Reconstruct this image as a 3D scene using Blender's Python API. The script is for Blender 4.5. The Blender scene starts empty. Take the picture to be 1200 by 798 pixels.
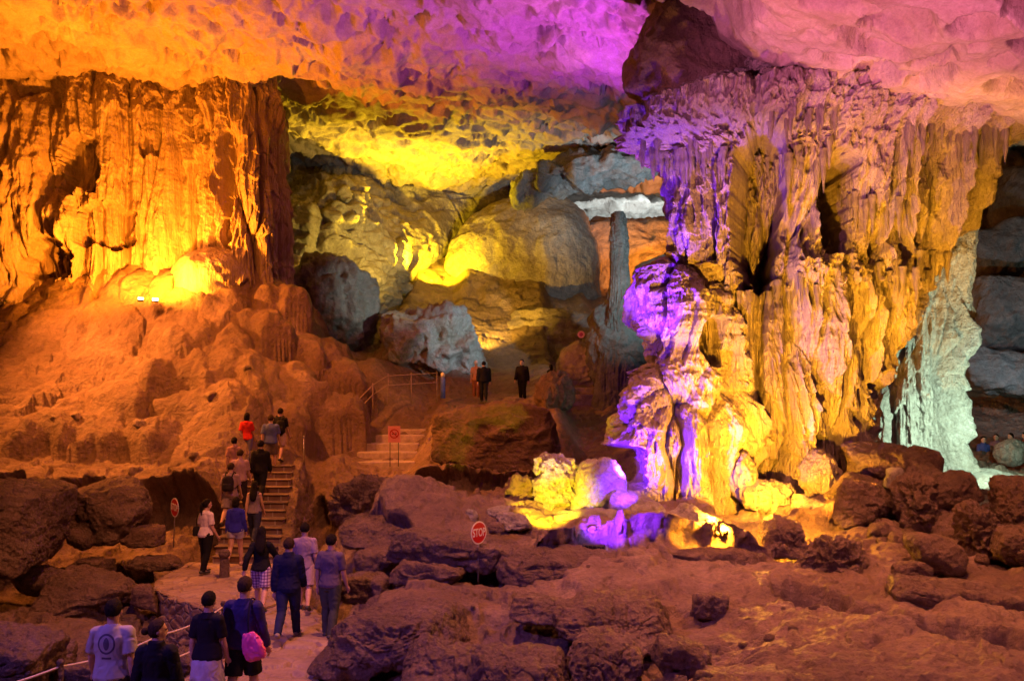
import bpy, bmesh, math, random
import numpy as np
from mathutils import Vector, Matrix

sc = bpy.context.scene
C = sc.collection
R = math.radians
F32 = np.float32
FOC, HOR = 1000.0, 470.0       # focal length and horizon row, in photo pixels (1200 wide)


def W(px, py, d):
    """point d metres in front of the camera seen at photo pixel px, py"""
    return ((px - 600.0) / FOC * d, d, (HOR - py) / FOC * d)


# ------------------------------------------------------------------ camera
cam = bpy.data.cameras.new('camera')
cam.sensor_width = 36
cam.lens = 36 * FOC / 1200
cam.shift_y = (HOR - 399) / 1200
cam.clip_start, cam.clip_end = 0.1, 400
camo = bpy.data.objects.new('camera', cam)
camo.rotation_euler = (R(90), 0, 0)
C.objects.link(camo)
sc.camera = camo

# ------------------------------------------------------------------ world, exposure
wd = bpy.data.worlds.new('World')
sc.world = wd
wd.use_nodes = True
bg = wd.node_tree.nodes['Background']
bg.inputs[0].default_value = (0.55, 0.25, 0.45, 1)
bg.inputs[1].default_value = 0.012
vs = sc.view_settings
vs.view_transform = 'Standard'
vs.look = 'None'
vs.exposure = 0
vs.gamma = 1
cy = sc.cycles
cy.max_bounces = 5
cy.diffuse_bounces = 2
cy.glossy_bounces = 2
cy.transmission_bounces = 2
cy.sample_clamp_indirect = 3
cy.use_denoising = True
cy.caustics_reflective = cy.caustics_refractive = False


# ------------------------------------------------------------------ show-cave floodlights and added fill lamps
def flood(name, loc, to, col, power, ang=120, blend=.5, rad=.12):
    l = bpy.data.lights.new(name, 'SPOT')
    l.color = col
    l.energy = power
    l.spot_size = R(ang)
    l.spot_blend = blend
    l.shadow_soft_size = rad
    o = bpy.data.objects.new(name, l)
    o.location = loc
    o.rotation_euler = (Vector(to) - Vector(loc)).to_track_quat('-Z', 'Y').to_euler()
    C.objects.link(o)
    return o


ORANGE = (1, .26, .01)
DEEP = (1, .25, .035)
AMBER = (1, .43, .02)
YELLOW = (1, .66, .01)
VIOLET = (.16, .02, 1)
MAGENTA = (.72, .10, 1)
PINK = (1, .33, .42)
COLD = (.64, .87, 1)
MINT = (.66, 1, .74)
MAUVE = (.75, .28, .75)
# left curtain, from the twin lamps at its foot
flood('flood_curtain', W(178, 338, 31.2), W(205, 190, 35), ORANGE, 9000, 160, .6)
flood('flood_curtain', W(150, 340, 30.4), W(70, 150, 34), ORANGE, 5000, 150, .7)
flood('flood_mound', W(190, 340, 31.5), W(260, 330, 34), AMBER, 500, 120, .8)
# orange wash of the left ceiling, and added fill for slope and terrace
flood('flood_ceiling_left', (-19, 25, 8.2), (-8, 29, 13.2), ORANGE, 4800, 110, .8, .2)
flood('flood_ceiling_left', (-14, 20, 4), (-12, 29, 13), ORANGE, 4200, 90, .8, .2)
flood('fill_slope', (-20, 29, 8), (-9, 30, .5), DEEP, 17000, 95, .9, .2)
flood('fill_slope', (-11, 24, 11), (-9, 29, -1), DEEP, 8500, 90, .9, .2)
flood('fill_terrace', (-1, 21, 9), (-3, 29, -1), (1, .24, .03), 2600, 70, .9, .3)
# yellow recess at the back
flood('flood_recess', W(497, 318, 48), W(470, 190, 47), YELLOW, 11000, 150, .7)
flood('flood_recess', W(500, 322, 51), W(560, 270, 58), YELLOW, 5000, 140, .8)
flood('flood_recess', W(478, 322, 41.5), W(400, 250, 45), (1, .7, .1), 2600, 120, .8)
flood('flood_dome', W(540, 400, 41.8), W(610, 320, 54), (1, .55, .05), 6500, 76, .8, .05)
# cold white behind the column
flood('flood_cold', W(760, 300, 62), W(720, 240, 75), COLD, 4500, 140, .6)
flood('flood_cold', W(810, 330, 30), W(660, 300, 48), COLD, 3600, 80, .8)
flood('flood_cold', W(850, 300, 36), W(740, 215, 46), COLD, 6500, 50, .8)
flood('flood_cold', W(790, 320, 29), W(512, 405, 40), COLD, 5500, 20, .8)
flood('flood_cold', W(780, 310, 28), W(385, 350, 41), (.9, 1, .85), 6500, 15, .9)
flood('flood_orange_far', W(800, 330, 50), W(740, 275, 60), (1, .3, .03), 8000, 80, .6)
# column
flood('flood_column', (5.1, 17.4, -1.9), (5.6, 20.2, .5), AMBER, 2600, 150, .5, .06)
flood('flood_column', (7.3, 17.2, -1.8), (7.0, 20.2, 3.0), AMBER, 11500, 112, .6, .05)
flood('flood_column', (5.0, 14.6, -2.0), (6.5, 20.5, 2.0), AMBER, 7500, 60, .6, .08)  # added fill lamp in front, evens the amber up the shaft
flood('flood_column', (9.7, 15.6, -1.0), (10.2, 20.5, 5), AMBER, 4200, 70, .6, .08)  # added fill lamp in mid-air for the right drapery
flood('flood_column', W(850, 622, 15.6), W(806, 612, 18), (1, .38, .02), 600, 130, .6, .03)
flood('flood_boulder', W(634, 606, 16.6), W(650, 578, 20), YELLOW, 2200, 56, .7, .05)
flood('flood_violet', W(700, 630, 15.2), W(770, 490, 20.5), VIOLET, 1300, 84, .6, .06)
flood('flood_violet', W(748, 578, 18.0), W(702, 572, 19.6), VIOLET, 350, 70, .6, .05)
flood('flood_column', (5.0, 17.3, -1.85), (4.9, 16.9, -3), (1, .42, .02), 1000, 165, .5, .05)
flood('flood_column', W(842, 596, 16.7), W(838, 660, 16.5), (1, .36, .02), 800, 165, .5, .03)
flood('flood_column', W(985, 575, 17.6), W(975, 640, 17.4), (1, .36, .02), 520, 165, .5, .03)
flood('flood_violet', W(730, 556, 18.7), W(775, 470, 20.5), VIOLET, 1500, 130, .6, .05)
flood('flood_violet', W(735, 430, 19.0), W(805, 230, 22), VIOLET, 4200, 60, .6, .06)
flood('flood_magenta', W(765, 330, 25.0), W(650, 30, 25), MAGENTA, 8500, 95, .9)
flood('flood_pink', (-1.5, 10, 3.5), (6.8, 20, 7.0), (.95, .24, .6), 4600, 34, .9)
flood('flood_pink', (1.5, 6.5, -2.5), (8.4, 15.8, 8.6), (1, .22, .48), 13000, 40, .8)
flood('flood_pink', (7.9, 17.0, -1.7), (8.3, 15.4, 7), (1, .24, .45), 700, 84, .9, .015)  # added uplight, placed to bring out the roof pits
flood('flood_pink', (4.3, 15.6, -1.6), (5.2, 15.6, 8), (1, .2, .5), 600, 70, .9, .015)  # second added uplight for the roof pits
flood('flood_mint', W(1185, 500, 20.8), W(1115, 470, 24.6), MINT, 1500, 140, .6)
flood('flood_grey', W(1250, 420, 30), W(1170, 400, 42), (.6, .75, .9), 900, 110, .8)
# added fill without fixtures: red and violet light on path and foreground rocks
flood('fill_foreground', (-2.5, 13.5, 9.5), (-2, 14.5, -4), (1, .3, .12), 6300, 120, .9, .25)
flood('fill_foreground', (6.5, 12.5, 5.2), (5, 13.5, -3), (1, .3, .12), 3600, 125, .9, .25)
flood('fill_foreground', (-9, 5, 6), (-3.4, 13, -4), (.36, .15, 1), 2800, 60, .9, .3)
flood('fill_foreground', (1, 2, 5.5), (1.5, 11.5, -4), (.5, .15, .75), 1100, 60, .9, .3)
flood('fill_foreground', (-13, 11, 5.5), (-13, 19, -4), (1, .28, .12), 1500, 90, .9, .3)
flood('fill_foreground', (4, 1, 4.5), (7.5, 14, -2.8), (.85, .24, .3), 2200, 55, .9, .3)


# ------------------------------------------------------------------ noise
def _hash(ix, iy, iz, seed):
    h = ix * np.uint32(374761393) + iy * np.uint32(668265263) + iz * np.uint32(2246822519) + np.uint32((seed * 3266489917) & 0xffffffff)
    h = (h ^ (h >> np.uint32(15))) * np.uint32(2246822519)
    h = (h ^ (h >> np.uint32(13))) * np.uint32(3266489917)
    return h ^ (h >> np.uint32(16))


def perlin(p, seed=0):
    p = np.asarray(p, F32)
    i = np.floor(p)
    f = p - i
    i = i.astype(np.int64).astype(np.uint32)
    u = f * f * f * (f * (f * 6 - 15) + 10)
    out = None
    acc = np.zeros(len(p), F32)
    one = np.uint32(1)
    for dx in (0, 1):
        wx = u[:, 0] if dx else 1 - u[:, 0]
        for dy in (0, 1):
            wy = u[:, 1] if dy else 1 - u[:, 1]
            for dz in (0, 1):
                wz = u[:, 2] if dz else 1 - u[:, 2]
                h = _hash(i[:, 0] + np.uint32(dx), i[:, 1] + np.uint32(dy), i[:, 2] + np.uint32(dz), seed)
                g = ((h & np.uint32(1023)).astype(F32) / 511.5 - 1) * (f[:, 0] - dx)
                g += (((h >> np.uint32(10)) & np.uint32(1023)).astype(F32) / 511.5 - 1) * (f[:, 1] - dy)
                g += (((h >> np.uint32(20)) & np.uint32(1023)).astype(F32) / 511.5 - 1) * (f[:, 2] - dz)
                acc += wx * wy * wz * g
    return acc * 1.6


def fbm(p, oct=4, seed=0, gain=.5, lac=2.03):
    p = np.asarray(p, F32)
    s = np.zeros(len(p), F32)
    a, k = 1.0, 1.0
    for o in range(oct):
        s += a * perlin(p * F32(k), seed + o * 17)
        a *= gain
        k *= lac
    return s


def ridged(p, oct=4, seed=0, gain=.5):
    s = np.zeros(len(p), F32)
    a, k = 1.0, 1.0
    for o in range(oct):
        s += a * (1 - np.abs(perlin(np.asarray(p, F32) * F32(k), seed + o * 13)) * 2)
        a *= gain
        k *= 2.1
    return s - .6


def worley(p, seed=0, flat=False):
    p = np.asarray(p, F32)
    i = np.floor(p)
    f = p - i
    i = i.astype(np.int64).astype(np.uint32)
    f1 = np.full(len(p), 9, F32)
    f2 = np.full(len(p), 9, F32)
    idv = np.zeros(len(p), F32)
    M = np.uint32(1023)
    for dx in (-1, 0, 1):
        for dy in (-1, 0, 1):
            for dz in ((0,) if flat else (-1, 0, 1)):
                h = _hash(i[:, 0] + np.uint32(dx & 0xffffffff), i[:, 1] + np.uint32(dy & 0xffffffff),
                          i[:, 2] + np.uint32(dz & 0xffffffff), seed)
                ex = dx + (h & M).astype(F32) / 1023 - f[:, 0]
                ey = dy + ((h >> np.uint32(10)) & M).astype(F32) / 1023 - f[:, 1]
                d = ex * ex + ey * ey
                if not flat:
                    ez = dz + ((h >> np.uint32(20)) & M).astype(F32) / 1023 - f[:, 2]
                    d = d + ez * ez
                near = d < f1
                f2 = np.where(near, f1, np.minimum(f2, d))
                idv = np.where(near, (h >> np.uint32(5) & M).astype(F32) / 1023, idv)
                f1 = np.where(near, d, f1)
    return np.sqrt(f1), np.sqrt(f2), idv


def sst(x, a, b):
    t = np.clip((x - a) / (b - a), 0, 1)
    return t * t * (3 - 2 * t)


def rbf(pts, vals, c):
    pts = np.array(pts, float)
    n = len(pts)
    ker = lambda a: np.sqrt(((a[:, None, :] - pts[None, :, :]) ** 2).sum(2) + c * c)
    A = np.zeros((n + 3, n + 3))
    A[:n, :n] = -ker(pts) + np.eye(n) * .02
    A[:n, n] = 1
    A[:n, n + 1:] = pts
    A[n, :n] = 1
    A[n + 1:, :n] = pts.T
    w = np.linalg.solve(A, np.concatenate([np.array(vals, float), np.zeros(3)]))

    def ev(q):
        q = np.asarray(q, float)
        out = np.full(len(q), w[n])
        out += q @ w[n + 1:]
        for k in range(n):
            out -= w[k] * np.sqrt(((q - pts[k]) ** 2).sum(1) + c * c)
        return out
    return ev


# ------------------------------------------------------------------ mesh helpers
def mesh_np(name, v, quads, smooth=True):
    me = bpy.data.meshes.new(name)
    v = np.ascontiguousarray(v, F32)
    q = np.ascontiguousarray(quads, np.int32)
    k = q.shape[1]
    me.vertices.add(len(v))
    me.vertices.foreach_set('co', v.ravel())
    me.loops.add(q.size)
    me.loops.foreach_set('vertex_index', q.ravel())
    me.polygons.add(len(q))
    me.polygons.foreach_set('loop_start', np.arange(0, q.size, k, dtype=np.int32))
    me.polygons.foreach_set('use_smooth', np.full(len(q), smooth, bool))
    me.update(calc_edges=True)
    me.validate()
    return me


def grid_quads(nr, nc, wrap=False):
    r = np.arange(nr - 1)[:, None]
    c = np.arange(nc if wrap else nc - 1)[None, :]
    c2 = (c + 1) % nc
    a = r * nc + c
    return np.stack([a, r * nc + c2, (r + 1) * nc + c2, (r + 1) * nc + c], -1).reshape(-1, 4)


def grid_normals(P, toward=None, wrap=False):
    """P: (nr,nc,3)"""
    dr = np.gradient(P, axis=0)
    if wrap:
        dc = np.roll(P, -1, 1) - np.roll(P, 1, 1)
    else:
        dc = np.gradient(P, axis=1)
    n = np.cross(dc, dr)
    n /= np.linalg.norm(n, axis=2, keepdims=True) + 1e-9
    if toward is not None:
        s = np.sign(((toward - P) * n).sum(2, keepdims=True))
        s[s == 0] = 1
        n = n * s
    return n


def link(name, me, mat=None, parent=None, loc=None):
    o = bpy.data.objects.new(name, me)
    C.objects.link(o)
    if mat is not None and me is not None:
        me.materials.clear()
        me.materials.append(mat)
    if parent is not None:
        o.parent = parent
    if loc is not None:
        o.location = loc
    return o


def tag(o, label=None, cat=None, group=None, kind=None):
    if label:
        o['label'] = label
    if cat:
        o['category'] = cat
    if group:
        o['group'] = group
    if kind:
        o['kind'] = kind
    return o


def empty(name, loc=(0, 0, 0), rz=0, label=None, cat=None, group=None):
    o = bpy.data.objects.new(name, None)
    o.empty_display_size = .2
    C.objects.link(o)
    o.location = loc
    o.rotation_euler = (0, 0, rz)
    return tag(o, label, cat, group)


def bm_mesh(name, bm, smooth=True):
    me = bpy.data.meshes.new(name)
    bm.normal_update()
    bm.to_mesh(me)
    bm.free()
    if smooth:
        me.polygons.foreach_set('use_smooth', np.full(len(me.polygons), True, bool))
    return me


# ------------------------------------------------------------------ materials
class NT:
    def __init__(s, name):
        s.m = bpy.data.materials.new(name)
        s.m.use_nodes = True
        s.t = s.m.node_tree
        s.b = s.t.nodes['Principled BSDF']
        s.tc = s.n('ShaderNodeTexCoord').outputs['Object']

    def n(s, typ, **kw):
        nd = s.t.nodes.new(typ)
        for k, v in kw.items():
            setattr(nd, k, v)
        return nd

    def l(s, a, b):
        s.t.links.new(a, b)

    def mapping(s, scale=(1, 1, 1), src=None):
        m = s.n('ShaderNodeMapping')
        m.inputs['Scale'].default_value = scale
        s.l(src or s.tc, m.inputs['Vector'])
        return m.outputs[0]

    def noise(s, scale, detail=5, rough=.6, vec=None, dist=0):
        nd = s.n('ShaderNodeTexNoise')
        nd.inputs['Scale'].default_value = scale
        nd.inputs['Detail'].default_value = detail
        nd.inputs['Roughness'].default_value = rough
        nd.inputs['Distortion'].default_value = dist
        s.l(vec or s.tc, nd.inputs['Vector'])
        return nd.outputs['Fac']

    def voro(s, scale, feature='F1', vec=None):
        nd = s.n('ShaderNodeTexVoronoi', feature=feature)
        nd.inputs['Scale'].default_value = scale
        s.l(vec or s.tc, nd.inputs['Vector'])
        return nd.outputs['Distance']

    def ramp(s, fac, stops):
        r = s.n('ShaderNodeValToRGB')
        el = r.color_ramp.elements
        while len(el) < len(stops):
            el.new(.5)
        for e, (p, c) in zip(el, stops):
            e.position = p
            e.color = (*c, 1) if len(c) == 3 else c
        s.l(fac, r.inputs[0])
        return r.outputs[0]

    def math(s, op, a, b=None, c=None):
        nd = s.n('ShaderNodeMath', operation=op)
        for k, x in enumerate((a, b, c)):
            if x is None:
                continue
            if isinstance(x, (int, float)):
                nd.inputs[k].default_value = x
            else:
                s.l(x, nd.inputs[k])
        return nd.outputs[0]

    def mix(s, fac, a, b, mode='MIX'):
        nd = s.n('ShaderNodeMix', data_type='RGBA', blend_type=mode)
        for k, x in ((0, fac), (6, a), (7, b)):
            if isinstance(x, (int, float)):
                nd.inputs[k].default_value = x
            elif isinstance(x, tuple):
                nd.inputs[k].default_value = (*x, 1)
            else:
                s.l(x, nd.inputs[k])
        return nd.outputs[2]

    def bump(s, h, strength, dist, prev=None):
        nd = s.n('ShaderNodeBump')
        nd.inputs['Strength'].default_value = strength
        nd.inputs['Distance'].default_value = dist
        s.l(h, nd.inputs['Height'])
        if prev is not None:
            s.l(prev, nd.inputs['Normal'])
        return nd.outputs[0]


def rock_mat(name, ca, cb, cc, sc_=1.0, rough=.75, bump=1.0, vert=False, stain=(.16, .12, .09)):
    t = NT(name)
    v = t.mapping((1, 1, .22)) if vert else t.tc
    f = t.noise(.55 * sc_, 6, .62, v, .3)
    col = t.ramp(f, [(.3, ca), (.5, cb), (.68, cc)])
    f2 = t.noise(5 * sc_, 5, .7, v)
    col = t.mix(t.ramp(f2, [(.35, (0, 0, 0)), (.62, (1, 1, 1))]), col, t.mix(.5, col, stain))
    f3 = t.noise(23 * sc_, 4, .7)
    col = t.mix(.35, col, t.ramp(f3, [(.3, (.25, .25, .25)), (.7, (1, 1, 1))]), 'MULTIPLY')
    t.l(col, t.b.inputs['Base Color'])
    t.b.inputs['Roughness'].default_value = rough
    t.b.inputs['Specular IOR Level'].default_value = .35
    b1 = t.noise(2.6 * sc_, 8, .68, v)
    n = t.bump(b1, .8 * bump, .35)
    b2 = t.noise(14 * sc_, 6, .7, v)
    n = t.bump(b2, .7 * bump, .06, n)
    b3 = t.voro(9 * sc_, 'F1', t.tc)
    n = t.bump(b3, .35 * bump, .05, n)
    if vert:
        b4 = t.noise(11, 3, .6, t.mapping((1, 1, .05)))
        n = t.bump(b4, .8 * bump, .09, n)
        b5 = t.noise(30, 2, .6, t.mapping((1, 1, .09)))
        n = t.bump(b5, .6 * bump, .03, n)
    t.l(n, t.b.inputs['Normal'])
    return t.m


M_FLOOR = rock_mat('floor_rock', (.18, .11, .08), (.31, .205, .15), (.48, .35, .27), .8, .6, 1.1)
M_CEIL = rock_mat('ceiling_rock', (.34, .26, .21), (.42, .33, .27), (.5, .42, .35), .8, .8, .55, stain=(.3, .2, .15))
M_FLOW = rock_mat('flowstone', (.34, .25, .19), (.44, .34, .27), (.55, .46, .38), 1.0, .55, .7, True, (.25, .16, .11))
M_COL = rock_mat('column_flowstone', (.30, .24, .20), (.42, .34, .29), (.55, .48, .43), 1.2, .5, 1.0, True, (.28, .2, .16))
M_WALL = rock_mat('wall_rock', (.26, .21, .17), (.36, .30, .25), (.48, .42, .36), .6, .75, 1.0, stain=(.14, .1, .08))
M_ROCK = rock_mat('boulder_rock', (.17, .11, .085), (.32, .21, .16), (.5, .37, .3), 1.3, .6, 1.4)
M_DARK = rock_mat('brown_rock', (.17, .10, .07), (.26, .16, .12), (.36, .24, .18), 1.2, .78)
M_PALE = rock_mat('pale_rock', (.4, .36, .31), (.52, .48, .43), (.66, .62, .58), 1.2, .65, 1.1, stain=(.2, .16, .12))
M_GREY = rock_mat('grey_rock', (.2, .19, .18), (.3, .29, .28), (.42, .41, .4), .9, .7, 1.1, stain=(.1, .09, .08))

M_MOSS = rock_mat('mossy_rock', (.07, .07, .06), (.13, .125, .11), (.24, .23, .21), 1.2, .8, 1.1, stain=(.05, .05, .035))


def plain(name, col, rough=.6, metal=0, emit=None, es=0, var=.25, scale=18):
    t = NT(name)
    f = t.noise(scale, 4, .6)
    lo = tuple(c * (1 - var) for c in col)
    hi = tuple(min(1, c * (1 + var)) for c in col)
    t.l(t.ramp(f, [(.3, lo), (.7, hi)]), t.b.inputs['Base Color'])
    t.b.inputs['Roughness'].default_value = rough
    t.b.inputs['Metallic'].default_value = metal
    if emit:
        t.b.inputs['Emission Color'].default_value = (*emit, 1)
        t.b.inputs['Emission Strength'].default_value = es
    return t.m


# ------------------------------------------------------------------ cave floor
def ledges(x, y):
    """height added by rock ledges and the depth push that undercuts them"""
    q = np.stack([x * .55, y * 0, x * 0 + 3], -1)
    wig = fbm(q, 4, 5) * 1.1 + fbm(np.stack([x * .35, y * .35, y * 0], -1), 3, 9) * .5
    z = np.zeros_like(x)
    push = np.zeros_like(x)
    for (x0, x1, e, h, w, und) in ((-60, -7.9, 24.2, 1.7, .5, 1.3), (-6.2, 2.2, 25.0, 1.0, .5, .9), (-3.2, 4.6, 15.3, .75, .4, .5), (-60, -8.6, 21.2, .5, .4, .5), (4, 15, 17.6, .45, .5, .2)):
        m = sst(x, x0 - .4, x0 + .6) * (1 - sst(x, x1 - .6, x1 + .4))
        if e == 15.3:
            ee = e + wig * .8 + np.clip(-1.2 - x, 0, 3) * 1.5
        else:
            ee = e + wig
        t = np.clip((y - ee) / w, 0, 1)
        z += h * m * (t * t * (3 - 2 * t))
        push += und * m * (4 * t * (1 - t)) * (1 - t) * 1.6
    return z, push


FP = []
for px, py, d in ((0, 720, 18.5), (150, 700, 19.5), (100, 790, 15.5), (0, 790, 14.8), (-300, 720, 18), (-300, 800, 13), (60, 655, 22.8), (180, 640, 23), (-250, 640, 23.2),
                  (450, 700, 14.5), (600, 700, 14.2), (520, 668, 15.8), (660, 668, 15), (760, 695, 14), (640, 855, 10), (500, 850, 10.4), (440, 815, 11.8), (560, 800, 11.8), (720, 830, 11), (620, 780, 12.4),
                  (800, 800, 9.5), (1000, 740, 11), (1200, 798, 9.3), (1000, 690, 13.2), (1200, 735, 11.2), (1500, 800, 9.5), (900, 700, 13),
                  (1000, 622, 17), (1150, 605, 18), (1150, 690, 13.8), (1350, 620, 18), (1130, 562, 24), (1185, 535, 30), (1000, 580, 21), (1080, 570, 23),
                  (780, 600, 19.3), (900, 592, 20), (650, 610, 18.2), (580, 618, 17.2), (850, 630, 16.6), (700, 590, 21), (760, 640, 15.6), (640, 640, 15.7),
                  (480, 605, 20), (430, 640, 17.8), (520, 575, 23), (400, 620, 22.5), (620, 580, 23),
                  (400, 540, 28), (550, 549, 26.5), (650, 552, 26), (470, 515, 32), (740, 540, 27), (610, 471, 35), (520, 471, 35), (660, 471, 36), (560, 490, 31), (400, 478, 34), (420, 445, 37.5),
                  (600, 440, 42), (700, 400, 46), (620, 352, 50), (560, 385, 47), (460, 385, 43), (390, 330, 44), (740, 440, 40),
                  (50, 544, 25.8), (200, 541, 26), (330, 538, 27.5), (50, 500, 28), (200, 482, 29.5), (330, 468, 31.5), (50, 455, 30.5), (200, 440, 31), (300, 425, 32.5), (400, 425, 36),
                  (200, 370, 32.5), (290, 338, 33.8), (330, 362, 34.2), (0, 380, 33), (255, 320, 35), (100, 345, 34), (365, 390, 36), (300, 395, 32), (240, 400, 31.2), (-250, 420, 31), (-250, 380, 33), (-250, 545, 26),
                  (100, 330, 40), (-250, 300, 40), (320, 300, 44), (0, 200, 60), (400, 250, 60), (650, 290, 62), (1000, 490, 40), (1250, 480, 38), (800, 480, 38), (1500, 480, 38), (1300, 400, 60), (800, 360, 60)):
    FP.append(W(px, py, d))
for x, y, z in ((-3, 8, -5.2), (-4, 11, -5.2), (-4, 14, -5.3), (-6, 18, -5.2), (-5, 20, -5.0), (-6.6, 22, -4.8), (-6.5, 24.5, -4.6), (-8, 15, -5.2), (-7.5, 12, -5.3), (-10, 9, -5.3),
                (0, 5, -4.8), (8, 5, -4.2), (-10, 4, -5.6), (-2.2, 12.5, -4.3), (-1.9, 10.5, -4.0), (-3.3, 17.5, -4.2), (-4.4, 20, -4.5), (-5, 23, -4.3), (-9.2, 20, -4.7)):
    FP.append((x, y, z))
FP = np.array(FP)
zl, _ = ledges(FP[:, 0].astype(F32), FP[:, 1].astype(F32))
floor_base = rbf(FP[:, :2], FP[:, 2] - zl, 1.2)
FIS = [(930, 668, 13.6), (960, 700, 12.9), (1010, 725, 12.2), (1060, 742, 11.6), (1130, 752, 11.2), (1190, 766, 10.8), (1290, 790, 10.3)]
FIS = np.array([(W(*f)[0], f[2]) for f in FIS])


def seg_dist(x, y, pts):
    best = np.full(len(x), 1e9)
    for a, b in zip(pts[:-1], pts[1:]):
        d = b - a
        t = np.clip(((x - a[0]) * d[0] + (y - a[1]) * d[1]) / (d @ d), 0, 1)
        best = np.minimum(best, np.hypot(x - a[0] - t * d[0], y - a[1] - t * d[1]))
    return best


MOUNDS = [(225, 392, 31.2, 1.5), (300, 380, 32.4, 1.5), (352, 408, 33.2, 1.5), (268, 428, 30.4, 1.9), (335, 446, 31.0, 1.7), (200, 436, 29.8, 1.5), (392, 440, 33.5, 1.5), (150, 466, 28.8, 1.6), (235, 478, 28.4, 1.5),
          (322, 488, 29.2, 1.4), (70, 500, 27.4, 1.4), (390, 478, 31.0, 1.2), (275, 405, 31.6, 1.2), (300, 455, 29.9, 1.2), (330, 348, 34.0, 1.3), (262, 355, 33.0, 1.3), (120, 505, 27.2, 1.1), (185, 505, 27.2, 1.2), (380, 410, 35, 1.3)]


def floor_z(x, y, detail=True):
    x = np.asarray(x, F32)
    y = np.asarray(y, F32)
    zl, push = ledges(x, y)
    z = floor_base(np.stack([x, y], -1)) + zl
    P = np.stack([x, y, np.zeros_like(x)], -1)
    slope = sst(-x, 5.0, 8.0) * sst(y, 25.5, 28.5) + .6 * sst(y, 36, 40)          # flowstone slope on the left, rear mounds
    slope = np.clip(slope, 0, 1)
    rough = 1 - slope
    w1, w2, _ = worley(P * .42 + fbm(P * .6, 2, 3)[:, None] * .35, 4, True)
    v1, v2, _ = worley(P * 1.05 + fbm(P * 1.2, 2, 8)[:, None] * .3, 6, True)
    z = z + slope * (np.sqrt(np.clip(1 - w1 * w1, 0, 1)) * 1.25 - .85 + np.sqrt(np.clip(1 - v1 * v1, 0, 1)) * .36)
    wa, wb, wc = fbm(P * .8, 2, 46) * .5, fbm(P * .8, 2, 47) * .5, fbm(P * 2.2, 3, 45) * .06
    for (mx, my, md, mr) in MOUNDS:
        c = W(mx, my, md)
        r = np.hypot(x - c[0] + wa, (y - c[1]) * 1.1 + wb)
        cap = c[2] - .55 * mr + np.sqrt(np.clip(mr * mr - r * r, 0, None)) * .95 + wc
        z = np.where(r < mr, np.maximum(z, cap), z)
    z = z + slope * .05 * np.sin((z * 9 + fbm(P * .9, 3, 44) * 5))
    near = rough * (1 - .5 * sst(y, 22, 34))
    smooth_r = 1 - .65 * sst(x, 2, 3.5) * (1 - sst(y, 14, 15.5))
    z = z + near * (fbm(P * .5, 3, 21) * .16 + fbm(P * 1.6, 4, 22) * .07)
    c1, c2, cid = worley(P * np.array([.75, .95, 1], F32) + fbm(P * .7, 3, 12)[:, None] * .5, 14, True)
    z = z - near * smooth_r * .16 * (1 - sst(c2 - c1, 0, .09)) * sst(fbm(P * .35, 2, 77), -.15, .25)
    z = z + near * smooth_r * (cid - .5) * .16
    z = z + fbm(P * 4.5, 4, 23) * .045 * (1 - .6 * slope) + near * smooth_r * ridged(P * 1.7, 4, 24) * .025
    tz = z * 3.2 + fbm(P * .6, 3, 25) * 1.2
    fr = tz - np.floor(tz)
    z = z + near * smooth_r * (sst(fr, .35, .65) - fr) / 3.2 * .4
    z = z + near * (1 - sst(y, 17, 20)) * (ridged(P * 4.2, 3, 26) * .008 + fbm(P * 11, 2, 27) * .008)
    # the fissure on the right
    fd = seg_dist(x + fbm(P * 1.3, 3, 31) * .35, y + fbm(P * 1.3, 3, 32) * .25, FIS)
    z = z - 1.1 * (1 - sst(fd, .12, .42))
    return z, push


NR, NC = 1080, 1040
ry = 4.0 * (80 / 4.0) ** (np.arange(NR) / (NR - 1))
cx = np.linspace(-820, 820, NC) / 1000
X = (cx[None, :] * ry[:, None])
Y = np.repeat(ry[:, None], NC, 1)
z, push = floor_z(X.ravel(), Y.ravel())
Pf = np.stack([X.ravel(), Y.ravel() + push, z], -1).astype(F32)
fl = link('cave_floor', mesh_np('cave_floor', Pf, grid_quads(NR, NC)), M_FLOOR)
tag(fl, kind='structure')
# far ground behind and beside the camera, so the floor does not end at the feet
zz = Pf.reshape(NR, NC, 3)


def zf(x, y):
    z, _ = floor_z(np.array([x], F32), np.array([y], F32))
    return float(z[0])


# ------------------------------------------------------------------ cave ceiling
CP = [W(*p) for p in ((-250, 60, 34), (0, 80, 34), (200, 85, 34), (340, 112, 36), (350, 178, 46), (430, 188, 48), (550, 176, 47), (700, 166, 44), (745, 152, 37),
                      (0, 0, 28), (300, 0, 27), (600, 0, 25), (720, 85, 29), (745, 0, 21), (835, 0, 18.2), (840, 40, 20.5), (1000, 96, 19.4), (1200, 134, 19.8), (1100, 118, 19.4), (900, 76, 19.4), (1000, 105, 22), (1000, 0, 14.9), (1200, 0, 13.6), (1000, 50, 16.9), (1200, 70, 16.2), (900, 0, 16.2), (1450, 100, 18),
                      (900, 130, 26), (1100, 152, 26), (1200, 172, 32), (800, 162, 36), (400, 228, 56), (600, 212, 56), (800, 222, 60), (1250, 150, 45), (1500, 150, 40),
                      (350, 215, 62), (0, 150, 60), (440, 115, 36), (560, 120, 36))]
CP += [(-15, 18, 13), (-5, 14, 12), (4, 10, 7.6), (10, 8, 6.2), (-12, 4, 12.5), (0, 0, 10), (12, 0, 6.5), (0, 78, 14), (40, 70, 12), (-40, 70, 14), (-30, 10, 13)]
CP = np.array(CP)
ceil_base = rbf(CP[:, :2], CP[:, 2], 1.5)
NR, NC = 820, 1100
ry = 3.0 * (78 / 3.0) ** np.linspace(0, 1, NR) ** .75
cx = np.linspace(-860, 860, NC) / 1000
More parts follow.
